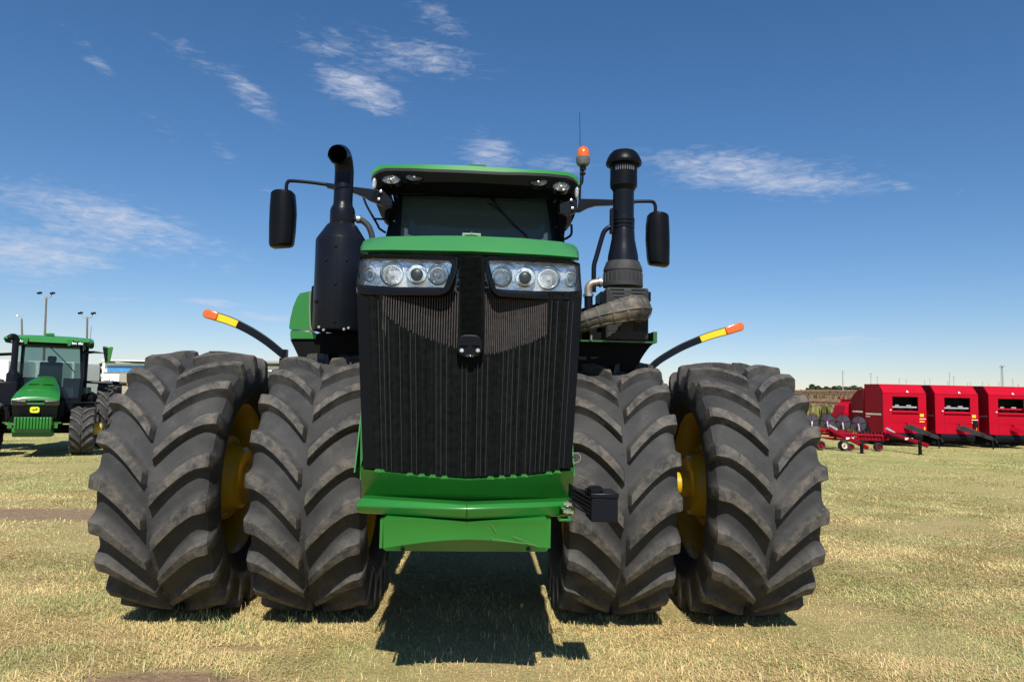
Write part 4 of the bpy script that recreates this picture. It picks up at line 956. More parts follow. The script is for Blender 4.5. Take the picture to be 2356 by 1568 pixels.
Bv[:,3,0]=gx+dx*hx*mid-px*wd*.8; Bv[:,3,1]=gy+dy*hx*mid-py*wd*.8; Bv[:,3,2]=z0+hz*mid+cz*.6+.010
Bv[:,4,0]=gx+dx*hx; Bv[:,4,1]=gy+dy*hx; Bv[:,4,2]=z0+hz+.008+cz*.25
straw=np.array([.80,.62,.29]); straw2=np.array([.62,.44,.19]); gr1=np.array([.22,.26,.075]); gr2=np.array([.46,.47,.18])
r1=rng.random((n,1)); cs=straw*r1+straw2*(1-r1); r2=rng.random((n,1)); cg=gr1*r2+gr2*(1-r2)
gk=np.clip((green-.485)*9,0,1)[:,None]*.95; gk=np.where(rng.random((n,1))<.15,1-gk,gk)
col=cs*(1-gk)+cg*gk; col*=rng.uniform(.74,1.18,(n,1))*(.90+.34*vnoise(gx*5,gy*5,77,2))[:,None]
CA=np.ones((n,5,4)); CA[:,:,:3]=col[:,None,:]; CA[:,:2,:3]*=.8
tri=np.array([[0,1,2],[0,2,3],[3,2,4]]); F=(np.arange(n)[:,None,None]*5+tri[None]).reshape(-1,3)
def tufts(pts):
    vv=[];cc=[]
    r=np.random.default_rng(9)
    for (u,v,k,sz) in pts:
        p=G(u,v)
        for _ in range(k):
            a=r.uniform(0,2*PI); l=r.uniform(.4,1)*sz; le=r.uniform(.15,1.1); ox,oy=r.normal(0,.045,2); w=.0022
            x,y=p.x+ox,p.y+oy; dx_,dy_=math.cos(a),math.sin(a); px_,py_=-dy_*w,dx_*w
            vv.append([(x-px_,y-py_,-.012),(x+px_,y+py_,-.012),(x+dx_*l*math.sin(le)*.45+px_,y+dy_*l*math.sin(le)*.45+py_,l*math.cos(le)*.62),(x+dx_*l*math.sin(le)*.45-px_,y+dy_*l*math.sin(le)*.45-py_,l*math.cos(le)*.62),(x+dx_*l*math.sin(le),y+dy_*l*math.sin(le),l*math.cos(le))])
            cc.append(np.array([.30,.36,.13]) if r.random()<.7 else np.array([.62,.52,.27]))
    return np.array(vv),np.array(cc)
tp=[(random.uniform(440,690),random.uniform(1405,1450),9,.085) for _ in range(16)]+[(random.uniform(600,900),random.uniform(1415,1440),6,.05) for _ in range(10)]+[(random.uniform(1230,1900),random.uniform(1415,1450),6,.055) for _ in range(22)]+[(random.uniform(860,1350),random.uniform(1500,1530),5,.05) for _ in range(14)]+[(random.uniform(20,2330),random.uniform(1250,1567),6,.06) for _ in range(170)]
tv,tcol=tufts(tp); nt_=len(tv)
Bv=np.concatenate([Bv,tv]); ca2=np.ones((nt_,5,4)); ca2[:,:,:3]=tcol[:,None,:]; CA=np.concatenate([CA,ca2]); n+=nt_; F=(np.arange(n)[:,None,None]*5+tri[None]).reshape(-1,3)
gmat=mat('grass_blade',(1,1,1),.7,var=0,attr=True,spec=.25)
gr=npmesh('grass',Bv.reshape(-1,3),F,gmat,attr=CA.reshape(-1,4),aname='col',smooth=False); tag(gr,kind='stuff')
# ================================================================ small tyres used by the machines behind
def small_wheel(parent,loc,Rd,w,rimR,rimm='yellow',N=17,hub=0,ax=1,hubr=.2,name='wheel'):
    sc=Rd/1.03
    V,F,A=tyre_mesh(RR=1.03,hw=w/2/sc,rr=rimR/sc,N=N,phase=.3,flat=False)
    V=V*sc
    prof=[(rimR+.01,w*.42*ax),(rimR-.02,w*.36*ax),(rimR-.05,w*.1*ax),(rimR*.55,.02*ax),(rimR*.45,.03*ax)]
    prof+= [(hubr,.05*ax),(hubr,hub*ax),(hubr*.8,(hub+.02)*ax),(.001,(hub+.02)*ax)] if hub else [(.08,.03*ax),(.07,.08*ax),(.001,.08*ax)]
    o=MB().lathe(prof,(0,0,0),'x',32).build(name,rimm,parent,loc=loc)
    npmesh('tyre',V,F,'tyre',o,A); return o
# ================================================================ tractor on the left
g0=G(179,1046); gl0=G(78,1050)
T2=empty('row_crop_tractor',(0,0,0),R(27.5),'smaller green tractor with front weights parked behind at the left edge','tractor')
fw=small_wheel(T2,(1.02,0,.66),.655,.50,.40,hub=.42,hubr=.15)
f2=copy_tree(fw,T2); f2.location=(-1.02,0,.66); f2.rotation_euler=(0,0,PI)
rw_=small_wheel(T2,(1.50,2.75,.98),.98,.55,.60,N=20,hub=.3,hubr=.2)
for x in (2.30,-1.45,-2.2):
    c=copy_tree(rw_,T2); c.location=(x,2.75,.98)
    if x<0: c.rotation_euler=(0,0,PI)
off=Matrix.Rotation(R(27.5),4,'Z')@Vector((1.02,-.25,0)); T2.location=(g0.x-off.x+.07,g0.y-off.y,0)
hd=MB()
def rowh(y,w,z,dz): return [(-w,y,z-dz-.10),(-w,y,z-dz),(-w*.86,y,z-.04),(-w*.5,y,z),(0,y,z+.012),(w*.5,y,z),(w*.86,y,z-.04),(w,y,z-dz),(w,y,z-dz-.10)]
hd.loft([rowh(-.62,.50,1.44,.05),rowh(-.58,.50,1.50,.07),rowh(-.1,.47,1.68,.10),rowh(.5,.40,1.86,.12),rowh(1.25,.28,2.00,.14),rowh(1.7,.22,2.03,.14)],cap=True)
h2=hd.build('hood','green',T2,ang=40)
MB().box((-.26,.19,1.786),(-.03,.24,1.800)).box((.05,.19,1.786),(.28,.24,1.800)).build('hood_slot','dark',h2)
MB().loft([[(-.50,-.58,1.35),(-.50,1.4,1.45),(-.44,1.4,.9),(-.47,-.5,.95)]],close=False).prism([(-.47,-.52,.95),(.47,-.52,.95),(.49,-.56,1.36),(-.49,-.56,1.36)],(0,1.9,0)).build('engine_side','dark',T2)
MB().prism([(-.46,-.56,.93),(.46,-.56,.93),(.49,-.63,1.40),(-.49,-.63,1.40)],(0,.05,0)).build('grille','blackg',T2,bev=.01)
for s in (-1,1):
    MB().prism([(s*.20,-.64,1.26),(s*.48,-.63,1.26),(s*.495,-.64,1.40),(s*.17,-.65,1.40)],(0,.06,0)).build('headlight','gdark',T2,bev=.005)
    MB().prism([(s*.22,-.646,1.365),(s*.46,-.636,1.365),(s*.47,-.64,1.385),(s*.20,-.65,1.385)],(0,.02,0)).build('light_strip','satin',T2)
lg=MB().prism([(.10*math.copysign(abs(math.cos(a))**.5,math.cos(a)),-.655,1.16+.075*math.copysign(abs(math.sin(a))**.5,math.sin(a))) for a in [2*PI*k/24 for k in range(24)]],(0,.02,0)).build('emblem',mat('emblem_yellow',(.80,.75,.02),.4),T2)
MB().prism([(x*.085,-.659,1.16+z*.06) for x,z in [(-.8,-.1),(-.5,.15),(0,.2),(.35,.45),(.3,.75),(.45,.55),(.6,.8),(.6,.45),(.85,.3),(.5,.15),(.75,-.5),(.35,-.1),(-.1,-.2),(-.35,-.75),(-.35,-.15)]],(0,.005,0)).build('deer_mark',mat('emblem_green',(.02,.16,.03),.5),lg,smooth=False)
wt=MB().box((-.40,-.98,.62),(.40,-.62,.72))
wt=wt.build('weight_carrier','green',T2,bev=.01)
for k in range(12):
    x=-.36+k*.065; MB().box((x,-1.10,.70),(x+.052,-.70,.99)).build('suitcase_weight','green',T2,bev=.014)
MB().box((-.42,-.78,.50),(.42,-.3,.66)).build('lower_nose','green_d',T2,bev=.03)
for s in (-1,1): MB().box((s*.47-.03,-.95,.72),(s*.47+.06,-.92,.86)).box((s*.47-.03,-.95,.84),(s*.60,-.92,.87)).build('weight_handle','green',T2)
MB().tube([(-1.3,0,.66),(1.3,0,.66)],.11,12).box((-.35,-.4,.55),(.35,2.9,1.0)).box((-.9,2.4,.7),(.9,3.1,1.4)).build('chassis','dark',T2)
# cab
cb2=MB()
for s in (-1,1):
    cb2.tube([(s*.80,1.55,1.25),(s*.84,1.50,2.0),(s*.76,1.62,2.95)],.045,8); cb2.tube([(s*.86,2.5,1.3),(s*.86,2.5,2.95)],.05,8); cb2.tube([(s*.80,3.2,1.5),(s*.78,3.15,2.95)],.05,8)
cb2.box((-.82,1.5,1.05),(.82,3.2,1.45)).box((-.80,2.7,1.4),(-.3,3.2,2.0)).box((.3,2.7,1.4),(.80,3.2,2.0)).box((-.80,1.55,2.88),(.80,3.2,2.98)).box((-.85,2.75,1.3),(.85,3.25,1.75))
cbo=cb2.build('cab_frame','blackm',T2,bev=.01)
MB().add([(-.82,1.54,1.35),(.82,1.54,1.35),(.76,1.62,2.9),(-.76,1.62,2.9)],[(0,1,2,3)]).build('windshield','glass2',cbo,smooth=False)
MB().add([(-.80,3.2,1.7),(.80,3.2,1.7),(.78,3.15,2.9),(-.78,3.15,2.9)],[(0,1,2,3)]).build('rear_window','glass2',cbo,smooth=False)
rf2=MB()
def rr2(y,w,z): return [(-w,y,z-.10),(-w*.98,y,z-.03),(-w*.9,y,z),(-.5,y,z+.025),(0,y,z+.03),(.5,y,z+.025),(w*.9,y,z),(w*.98,y,z-.03),(w,y,z-.10)]
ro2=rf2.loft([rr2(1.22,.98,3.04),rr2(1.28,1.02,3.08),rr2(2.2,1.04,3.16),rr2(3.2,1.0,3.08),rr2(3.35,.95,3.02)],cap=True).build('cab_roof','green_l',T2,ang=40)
MB().prism([(-.99,1.2,3.0),(-.55,1.18,3.0),(-.48,1.17,2.88),(.42,1.17,2.88),(.5,1.18,3.0),(.98,1.2,2.99),(.96,1.2,2.90),(.45,1.18,2.84),(-.45,1.18,2.84),(-.96,1.2,2.90)][::-1],(0,.3,0)).build('visor','dark',ro2)
for s in (-1,1):
    for k in (0,1): MB().box((s*(.62+.15*k)-.06,1.17,2.91),(s*(.62+.15*k)+.06,1.2,2.97)).build('roof_lamp','satin',ro2,bev=.005)
    MB().prism([(s*.45,1.17,3.04),(s*.60,1.17,3.04),(s*.52,1.16,2.87),(s*.47,1.16,2.87)],(0,.1,0)).build('roof_fin','green',ro2)
MB().box((-.12,1.5,3.15),(.10,1.7,3.22)).build('receiver','green',ro2,bev=.01)
MB().box((-.28,2.4,1.55),(.28,2.55,2.45)).box((-.28,2.0,1.5),(.28,2.5,1.65)).box((-.1,2.42,2.45),(.12,2.52,2.62)).build('seat','seat',cbo,bev=.04)
MB().tube([(-.05+.2*math.cos(2*PI*k/20),1.9+.1*math.sin(2*PI*k/20),2.0+.17*math.sin(2*PI*k/20)) for k in range(21)],.014,6).box((-.1,1.75,1.7),(.12,1.85,2.08)).build('steering_wheel','seat',cbo)
MB().box((.32,1.56,1.30),(.62,1.80,1.72)).build('console_box',mat('pale_box',(.5,.52,.42),.5),cbo,bev=.02)
# exhaust and intake on the left flank
MB().lathe([(.001,1.4),(.16,1.4),(.16,2.05),(.078,2.15),(.078,2.96)],(-.72,1.15,0),'z',16).tube(spath([(-.72,1.15,2.85),(-.72,1.15,2.96),(-.74,1.12,3.04),(-.80,1.08,3.05),(-.86,1.05,3.00)],4),.078,14).build('exhaust_stack','blackm',T2)
MB().box((-1.25,.95,1.2),(-.58,1.5,1.86)).build('aftertreatment','blackm',T2,bev=.04)
MB().tube([(-1.2,1.2,2.55),(-.85,1.5,2.6)],.04,8).box((-1.5,1.15,2.48),(-1.15,1.25,2.62)).build('mirror_bracket','blackm',T2)
mr=MB().prism([(1.30,1.35,2.92),(1.56,1.30,2.90),(1.50,1.30,2.47),(1.38,1.35,2.42)],(0,.10,0)).build('mirror','green',T2,bev=.02)
MB().prism([(1.295,1.33,2.88),(1.42,1.32,2.87),(1.45,1.32,2.50),(1.375,1.335,2.46)],(0,.01,0)).build('mirror_glass','blackg',mr)
MB().tube([(.80,1.6,2.72),(1.1,1.45,2.74),(1.34,1.38,2.72)],[.05,.035,.018],8).build('mirror_arm','blackm',T2)
MB().tube([(.9,2.0,1.90),(1.6,1.9,1.88),(2.3,1.85,1.84),(2.45,1.85,1.80)],[.035,.05,.05,.03],8).build('marker_arm','black',T2)
MB().box((1.95,1.79,1.84),(2.25,1.81,1.90)).build('reflector','ystick',T2)
MB().box((.62,-.35,1.32),(1.32,.6,1.36)).build('fender','black',T2,bev=.02)
MB().box((.75,1.3,.55),(1.15,1.9,.60)).box((.80,1.35,.85),(1.15,1.9,.89)).box((.82,1.45,1.15),(1.1,1.9,1.19)).tube([(.78,1.35,.55),(.82,1.4,1.7)],.02,6).tube([(1.15,1.35,.55),(1.1,1.4,1.6)],.02,6).build('steps','blackm',T2)
MB().ball((1.0,2.1,1.42),.24,12,8,(1,1.4,.9)).build('fuel_tank','dark',T2)
MB().box((.80,1.9,1.25),(1.05,2.2,1.75)).build('side_panel',mat('dark_green_panel',(.012,.07,.035),.35,coat=.3),T2,bev=.03)
MB().tube([(.95,2.0,3.1),(.95,2.0,3.5)],.006,5).build('antenna','blackm',T2)
w_a=MB().tube([(-.02,1.56,2.88),(.30,1.52,2.55),(.66,1.50,2.15)],.012,5).build('wiper','dark',T2)
# ================================================================ yard behind, left
def light_pole(u,vt,Y,lab,two=True,lean=0):
    p=P(u,vt,Y); b=P(u-lean,vt+200,Y); h=p.z
    t_=empty('light_pole',(b.x,Y,0),0,lab,'light pole','light poles over the yard')
    dx=p.x-b.x; k=Y/FP
    MB().tube([(0,0,0),(dx,0,h-9*k)],[3.2*k,1.9*k],10).build('pole','wood',t_)
    if two:
        MB().tube([(dx,0,h-14*k),(dx,0,h-9*k)],2.2*k,8).tube(spath([(dx-13*k,0,h-4*k),(dx-9*k,0,h-11*k),(dx,0,h-12*k),(dx+9*k,0,h-11*k),(dx+12*k,0,h-4*k)],4),1.0*k,6).build('crossarm','grey',t_)
        for s in (-1,1):
            for q in (0,1): MB().box((dx+s*15*k-6*k+q*5*k,-3*k,h-4*k+q*1.2*k),(dx+s*15*k-2*k+q*5*k,3*k,h+.5*k+q*1.2*k)).build('floodlight','blackm',t_,bev=.02)
    else:
        MB().tube(spath([(dx,0,h-9*k),(dx-1*k,0,h-3*k),(dx-9*k,0,h)],4),.8*k,6).build('crossarm','grey',t_)
        MB().ball((dx-11*k,0,h-1*k),3*k,8,6,(1.3,1,.6)).build('floodlight','satin',t_)
light_pole(107.5,673,70,'tallest double floodlight pole, rising behind the small green tractor cab',True,7)
light_pole(201.5,719,78,'shorter double floodlight pole right of the tallest one',True,3)
light_pole(50.5,725,85,'thin single lamp pole leaning at the far left',False,-4)
def tbox(a,Y0,Y1,name,m,par=None,bev=0,label=None):  # a: (u0,v0,u1,v1) on plane Y0
    p=P(a[0],a[1],Y0); q=P(a[2],a[3],Y0); return MB().box((p.x,Y0,max(0,q.z)),(q.x,Y1,p.z)).build(name,m,par,bev=bev,label=label)
# long white building with blue doors
b1=empty('metal_building',(P(430,860,85).x,85,0),0,'long low white metal building with blue wall panels behind the left tyre','building')
def inb(b,a,Y0,Y1,name,m,par=None,bev=0,z0=None):
    p=P(a[0],a[1],Y0)-b.location; q=P(a[2],a[3],Y0)-b.location
    return MB().box((p.x,Y0-b.location.y,max(0,q.z) if z0 is None else z0),(q.x,Y1-b.location.y,p.z)).build(name,m,par or b,bev=bev)
inb(b1,(236,834,640,905),85,97,'wall','white',z0=0)
inb(b1,(234,829,642,835),84.2,98,'roof','white')
for k in range(12):
    u=247+k*9.6; inb(b1,(u,841,u+8.8,855),84.9,85.05,'blue_door','blue')
inb(b1,(236,855,370,859),84.8,85.1,'lower_trim','grey')
b2=empty('storage_shed',(P(700,860,60).x,60,0),0,'white metal shed with grey eaves seen between the two left tyres','building')
inb(b2,(598,842,840,905),60,72,'wall','white',z0=0); inb(b2,(594,829,844,841),59.6,73,'roof','grey'); inb(b2,(594,834,844,836),59.5,59.7,'eave_line','tanm')
b3=empty('shipping_container',(P(255,880,55).x,55,0),0,'plain white shipping container with tan end beside the left tyre','container')
inb(b3,(235,859,272,905),55,58,'container_side','white',z0=0); inb(b3,(272.3,859,300,905),55.1,58,'container_end','tanm',z0=0); inb(b3,(250,872,251,902),54.95,55,'door_seam','grey',z0=.3)
# white trailers seen through the cab of the small tractor
def trailer(u0,u1,vt,Y,lab):
    a=P(u0,vt,Y); c=P(u1,vt,Y); t_=empty('grain_trailer',(a.x,Y,0),0,lab,'trailer','white trailers behind the small tractor'); w=c.x-a.x
    MB().prism([(0,0,a.z*.42),(w,0,a.z*.42),(w,0,a.z*.9),(w*.97,0,a.z),(w*.03,0,a.z),(0,0,a.z*.9)],(0,2.4,0)).build('trailer_body','white',t_,bev=.05)
    MB().box((.1,.3,a.z*.32),(w-.1,2.1,a.z*.42)).build('chassis','dark',t_)
    for x in (w*.15,w*.8): MB().lathe([(.45,-.12),(.5,-.08),(.5,.08),(.45,.12),(.001,.12)],(x,.2,.5),'y',18,cap=True).build('wheel','dark',t_)
trailer(-40,20,826,34,'white trailer farthest left, half cut by the frame edge')
trailer(62,112,829,36,'white trailer seen through the left half of the small cab window')
trailer(118,172,831,38,'white trailer seen through the right half of the small cab window')
# ================================================================ trees
def tree(x,y,h,w,lab,grp,nl=700,seed=0,trunk=.25,dens=1):
    r=np.random.default_rng(seed); t_=empty('tree',(x,y,0),0,lab,'tree',grp)
    tb=MB().tube([(0,0,0),(.05*w,0,h*.3),(0,.03*w,h*.62)],[.045*h*.6,.03*h*.6,.012*h],8)
    for k in range(5):
        a=k*1.3; tb.tube([(0,0,h*(.22+.07*k)),(w*.26*math.cos(a),w*.26*math.sin(a),h*(.45+.07*k))],[.014*h,.004*h],6)
    tb.build('trunk','bark',t_)
    nc=16; ca=r.uniform(0,2*PI,nc); cr_=r.uniform(0,.40,nc)*w; cz=r.uniform(.22,.86,nc)*h; ctr=np.stack([cr_*np.cos(ca),cr_*np.sin(ca),cz],1); rad=r.uniform(.10,.22,nc)*w*(1.15-.5*cz/h)
    ci=r.integers(0,nc,nl); d=r.normal(size=(nl,3)); d/=np.linalg.norm(d,axis=1)[:,None]; p=ctr[ci]+d*(rad[ci]*r.uniform(.5,1.08,nl)**.5)[:,None]*np.array([1,1,.8])
    p[:,2]=np.clip(p[:,2],h*.12,None)
    s=r.uniform(.022,.05,nl)*h; a=r.normal(size=(nl,3)); a/=np.linalg.norm(a,axis=1)[:,None]; b=np.cross(a,r.normal(size=(nl,3))); b/=np.linalg.norm(b,axis=1)[:,None]
    V=np.stack([p-a*s[:,None],p+b*s[:,None]*.6,p+a*s[:,None],p-b*s[:,None]*.6],1).reshape(-1,3)
    npmesh('crown',V,np.arange(nl*4).reshape(-1,4),'leaf',t_,smooth=False); return t_
labs=['dark bushy tree right of the small tractor mirror','low rounded tree above the white building roof, nearest the tyre','small tree between the mirror tree and the tyre','tree behind the small tractor mirror, half hidden by its cab']
for k,(u,vt,w) in enumerate([(255,813,24),(306,822,28),(288,824,22),(232,820,22)]):
    Y=130; p=P(u,vt,Y); tree(p.x,Y,p.z,w*Y/FP*1.1,labs[k],'trees behind the white building',1100,seed=k)
tl=[(1846,890,22,'low end tree of the far right tree line beside the tyre'),(1858,888,20,'second tree of the far tree line from the tyre'),(1877,883,26,'tallest round tree in the far tree line right of the tyre'),(1893,887,22,'tree just right of the tallest one in the far line'),(1907,884,24,'broad tree left of the thick utility pole'),(1922,886,24,'tree directly behind the thick utility pole'),(1938,885,24,'tree right of the thick utility pole'),(1953,887,24,'tree above the left end of the first baler'),(1970,890,26,'low tree fading out above the first baler')]
for k,(u,vt,w,lab) in enumerate(tl):
    Y=260+(k%3)*14; p=P(u,vt-4,Y); tree(p.x,Y,p.z,w*Y/FP*1.9,lab,'far tree line behind the balers',2800,seed=20+k)
# utility poles on the horizon
def c8(x,y): return (1811+x*.2311,818+y*.2311)
up=[(553,145,1.0,200,'thick utility pole standing in front of the far trees'),(833,168,.7,260,'utility pole rising just behind the first red baler roof'),(897,203,.5,330,'short pole right of the one behind the first baler'),(1115,218,.5,330,'pole above the middle of the first baler'),(1185,228,.45,360,'fainter pole right of the one above the first baler'),(1370,243,.5,340,'short pole above the gap between first and second baler'),(1421,225,.4,360,'thin pole above the left edge of the second baler'),(1597,250,.4,360,'short pole left of the tall pair above the second baler'),(1614,163,.55,300,'tallest of the poles above the second baler'),(1658,200,.55,300,'second tallest pole above the second baler'),(1797,265,.35,380,'faint short pole left of the twin pair'),(1825,262,.35,380,'faint pole of the twin pair above the second baler'),(1943,256,.4,360,'pole above the gap between second and third baler'),(2007,270,.35,380,'short pole above the left end of the third baler'),(2107,260,.4,360,'short pole just left of the lattice tower'),(2245,228,.5,330,'pole right of the lattice tower'),(2300,275,.5,380,'stubby pole at the far right edge')]
for cx,cy,th,Y,lab in up:
    p=P(*c8(cx,cy),Y); k=Y/FP; t_=empty('utility_pole',(p.x,Y,0),0,lab,'utility pole','utility poles on the horizon')
    MB().tube([(0,0,0),(0,0,p.z)],[1.5*k*th,.9*k*th],8).build('pole','grey',t_)
    MB().box((-3.4*k*th,-.1,p.z-3.2*k),(5*k*th,.1,p.z-2.6*k)).box((-2.2*k*th,-.1,p.z-8*k),(4*k*th,.1,p.z-7.4*k)).build('crossarm','grey',t_)
p=P(*c8(2137,103),320); k=320/FP
t_=empty('lattice_tower',(p.x,320,0),0,'tall slim lattice tower with lamps on top above the third baler','tower')
lt=MB(); w0_,w1_=3.0*k,1.1*k
for sx_,sy in ((-1,-1),(1,-1),(1,1),(-1,1)): lt.tube([(sx_*w0_,sy*w0_,0),(sx_*w1_,sy*w1_,p.z)],.35*k,5)
for q in range(14):
    z0,z1=p.z*q/14,p.z*(q+1)/14; a=lerp(w0_,w1_,q/14); b=lerp(w0_,w1_,(q+1)/14); lt.tube([(-a,-a,z0),(b,-b,z1)],.22*k,4); lt.tube([(a,-a,z0),(-b,-b,z1)],.22*k,4)
lt.build('lattice_frame','grey',t_)
MB().box((-3.2*k,-1,p.z-1.5*k),(3.2*k,1,p.z-.6*k)).build('platform','grey',t_)
for s in (-1,1): MB().box((s*2.2*k-1.1*k,-1.2,p.z-.6*k),(s*2.2*k+1.1*k,-.2,p.z+1.6*k)).build('lamp','satin',t_)
# ================================================================ standing crop behind
def crop(u0,u1,Y0,Y1,h,n,nm,cols,seed):
    r=np.random.default_rng(seed); y=r.uniform(Y0,Y1,n); xa=P(u0,930,1).x; xb=P(u1,930,1).x; x=r.uniform(xa,xb,n)*y
    hh=h*r.uniform(.7,1.08,n); w=r.uniform(.02,.05,n)*2; a=r.uniform(0,PI,n); l=r.normal(0,.10,(n,2))*hh[:,None]
    V=np.zeros((n,4,3)); V[:,0]=np.stack([x-w*np.cos(a),y-w*np.sin(a),0*x],1); V[:,1]=np.stack([x+w*np.cos(a),y+w*np.sin(a),0*x],1)
    V[:,2]=np.stack([x+l[:,0]+w*.8*np.cos(a),y+l[:,1]+w*.8*np.sin(a),hh],1); V[:,3]=np.stack([x+l[:,0]-w*.8*np.cos(a),y+l[:,1]-w*.8*np.sin(a),hh],1)
    cc_=np.array(cols)[r.integers(0,len(cols),n)]*r.uniform(.7,1.2,(n,1)); CA=np.ones((n,4,4)); CA[:,:,:3]=cc_[:,None]
    o=npmesh(nm,V.reshape(-1,3),np.arange(n*4).reshape(-1,4),gmat,attr=CA.reshape(-1,4),aname='col',smooth=False); tag(o,kind='stuff')
crop(1790,2420,56,66,2.45,26000,'standing_crop',[(.26,.19,.10),(.33,.25,.13),(.20,.15,.07)],3)
crop(1835,1975,40,44,1.55,5000,'dry_weeds',[(.22,.20,.07),(.30,.24,.10),(.12,.14,.04)],4)
crop(222,252,30,33,1.2,2600,'weeds',[(.22,.20,.06),(.14,.17,.04),(.30,.25,.10)],5)
# ================================================================ balers
def baler(u0,Y,lab,gray=True,dark=False,first=None):
    x0_=P(u0,1000,Y).x; W=1.84
    t_=empty('round_baler',(x0_,Y,0),0,lab,'baler','red round balers parked in a row')
    body=MB()
    pr=[(0,.55),(0,2.24),(.33,2.58),(1.6,2.60),(1.6,.5)]
    for a,b in ((0,.03),(W-.03,W)): body.prism([(a,y,z) for y,z in pr],(b-a,0,0))
    # front skin around the opening, top
    body.box((.03,0,.55),(.40,.03,2.24)).box((1.50,0,.55),(W-.03,.03,2.24)).box((.40,0,.55),(1.50,.03,1.46)).box((.40,0,2.08),(1.50,.03,2.24))
    body.prism([(.0,0,2.24),(W,0,2.24),(W,.33,2.58),(0,.33,2.58)],(0,.03,.03)).prism([(.0,.33,2.58),(W,.33,2.58),(W,1.6,2.60),(0,1.6,2.60)],(0,0,.03))
    bo=body.build('body','red',t_,bev=.012)
    MB().prism([(-.03,y,z) for y,z in [(1.62,.6),(1.62,2.42),(2.2,2.38),(2.85,2.0),(3.0,1.2),(2.6,.55)]],(W+.06,0,0)).build('tailgate','reddk',t_,bev=.03)
    MB().box((.40,.35,1.4),(1.50,.4,2.2)).box((.40,.03,1.40),(.42,.4,2.1)).box((1.48,.03,1.4),(1.50,.4,2.1)).build('net_bay','dark',bo)
    MB().tube([(.42,.12,1.63),(1.48,.12,1.63)],.045,12).build('roller','grey' if gray else 'red',bo)
    MB().box((.62,.2,1.68),(.78,.25,1.74)).box((1.1,.2,1.68),(1.3,.25,1.74)).build('roller_bracket','grey',bo)
    MB().prism([(.38,-.07,1.44),(1.52,-.07,1.44),(1.44,.02,1.49),(.42,.02,1.49)],(0,.0,-.03)).build('bay_lip','red',bo)
    MB().box((.395,-.006,.55),(.405,.0,1.44)).box((.40,-.006,.985),(1.50,0,.995)).box((.0,-.008,2.225),(W,0,2.235)).box((1.0,-.006,2.10),(1.10,0,2.12)).build('panel_seam','reddk',bo)
    MB().prism([(1.0,-.012,2.27),(1.10,-.012,2.27),(1.06,.04,2.34),(1.05,.04,2.34)],(0,.01,.01)).build('warning_triangle','white',bo)
    st_=MB()
    for (a,z,w_,h_) in ((1.56,1.25,.16,.12),(1.54,1.02,.09,.05),(1.64,1.02,.10,.05),(1.72,.62,.05,.20)): st_.box((a,-.008,z),(a+w_,0,z+h_))
    st_.build('warning_stickers','ystick',bo)
    MB().box((1.54,-.009,1.14),(1.80,0,1.17)).build('white_label','white',bo)
    MB().ball((.30,-.03,1.50),.035,8,6).build('knob','white',bo)
    # side lettering band
    MB().box((-.008,.15,1.28),(0,1.5,1.35)).box((-.008,1.1,1.18),(0,1.5,1.22)).box((-.038,1.7,1.36),(-.03,2.7,1.43)).build('side_stripe','satin',bo)
    MB().box((.95,-.14,.88),(1.15,.0,.98)).build('hitch_block','red',bo,bev=.01)
    tg=MB().prism([(.86,-.05,.76),(.93,-.05,.93),(1.62,-1.2,.50),(1.60,-1.2,.36)],(.05,.05,0)).tube([(1.0,-.05,.92),(1.30,-.5,.74),(1.68,-1.15,.44)],.035,8).tube([(1.12,-.05,.90),(1.45,-.7,.62),(1.74,-1.2,.38)],.028,8)
    tg.build('tongue','dgrey' if gray else 'red',t_)
    MB().tube([(1.62,-1.15,.40),(1.64,-1.18,.0)],.025,6).tube([(1.3,-.9,.6),(1.5,-1.1,.72),(1.72,-1.2,.34)],.012,6).tube([(1.4,-.9,.5),(1.66,-1.0,.60),(1.78,-1.2,.30)],.012,6).ball((1.74,-1.25,.30),.05,8,6).build('jack_stand','blackm',t_)
    dr=MB().tube([(.2,.1,.42),(W-.2,.1,.42)],.16,12)
    for k in range(22):
        x=.25+k*(W-.5)/21
        for a in (3.6,4.3,5.0): dr.tube([(x,.1+.14*math.cos(a),.42+.14*math.sin(a)),(x+.01,.1+.34*math.cos(a),.42+.34*math.sin(a))],.008,4)
    dr.build('pickup_reel','blackm',t_); MB().box((.02,.30,.10),(W-.02,2.4,.56)).build('chassis','dark',t_)
    for s in (-.18,W+.18): 
        MB().lathe([(.30,-.15),(.40,-.14),(.43,-.08),(.43,.08),(.40,.14),(.30,.15),(.001,.12)],(s if s>0 else .12,1.5,.43),'x',24,cap=True).build('wheel','tyre',t_)
    return t_
baler(2033,30.6,'first red round baler from the left, its dark red side fully in view')
bm2=baler(2153,30.6,'middle red round baler with a black control box on its right panel')
MB().box((1.58,-.09,.86),(1.74,.0,1.14)).tube([(1.70,-.06,1.1),(1.80,-.05,1.0),(1.72,-.05,.62)],.014,6).build('control_box','blackm',bm2,bev=.01)
b_=baler(2277,30.6,'third red round baler, cut by the right frame edge, with a red tongue',False)
x2=P(2153,1000,30.6).x
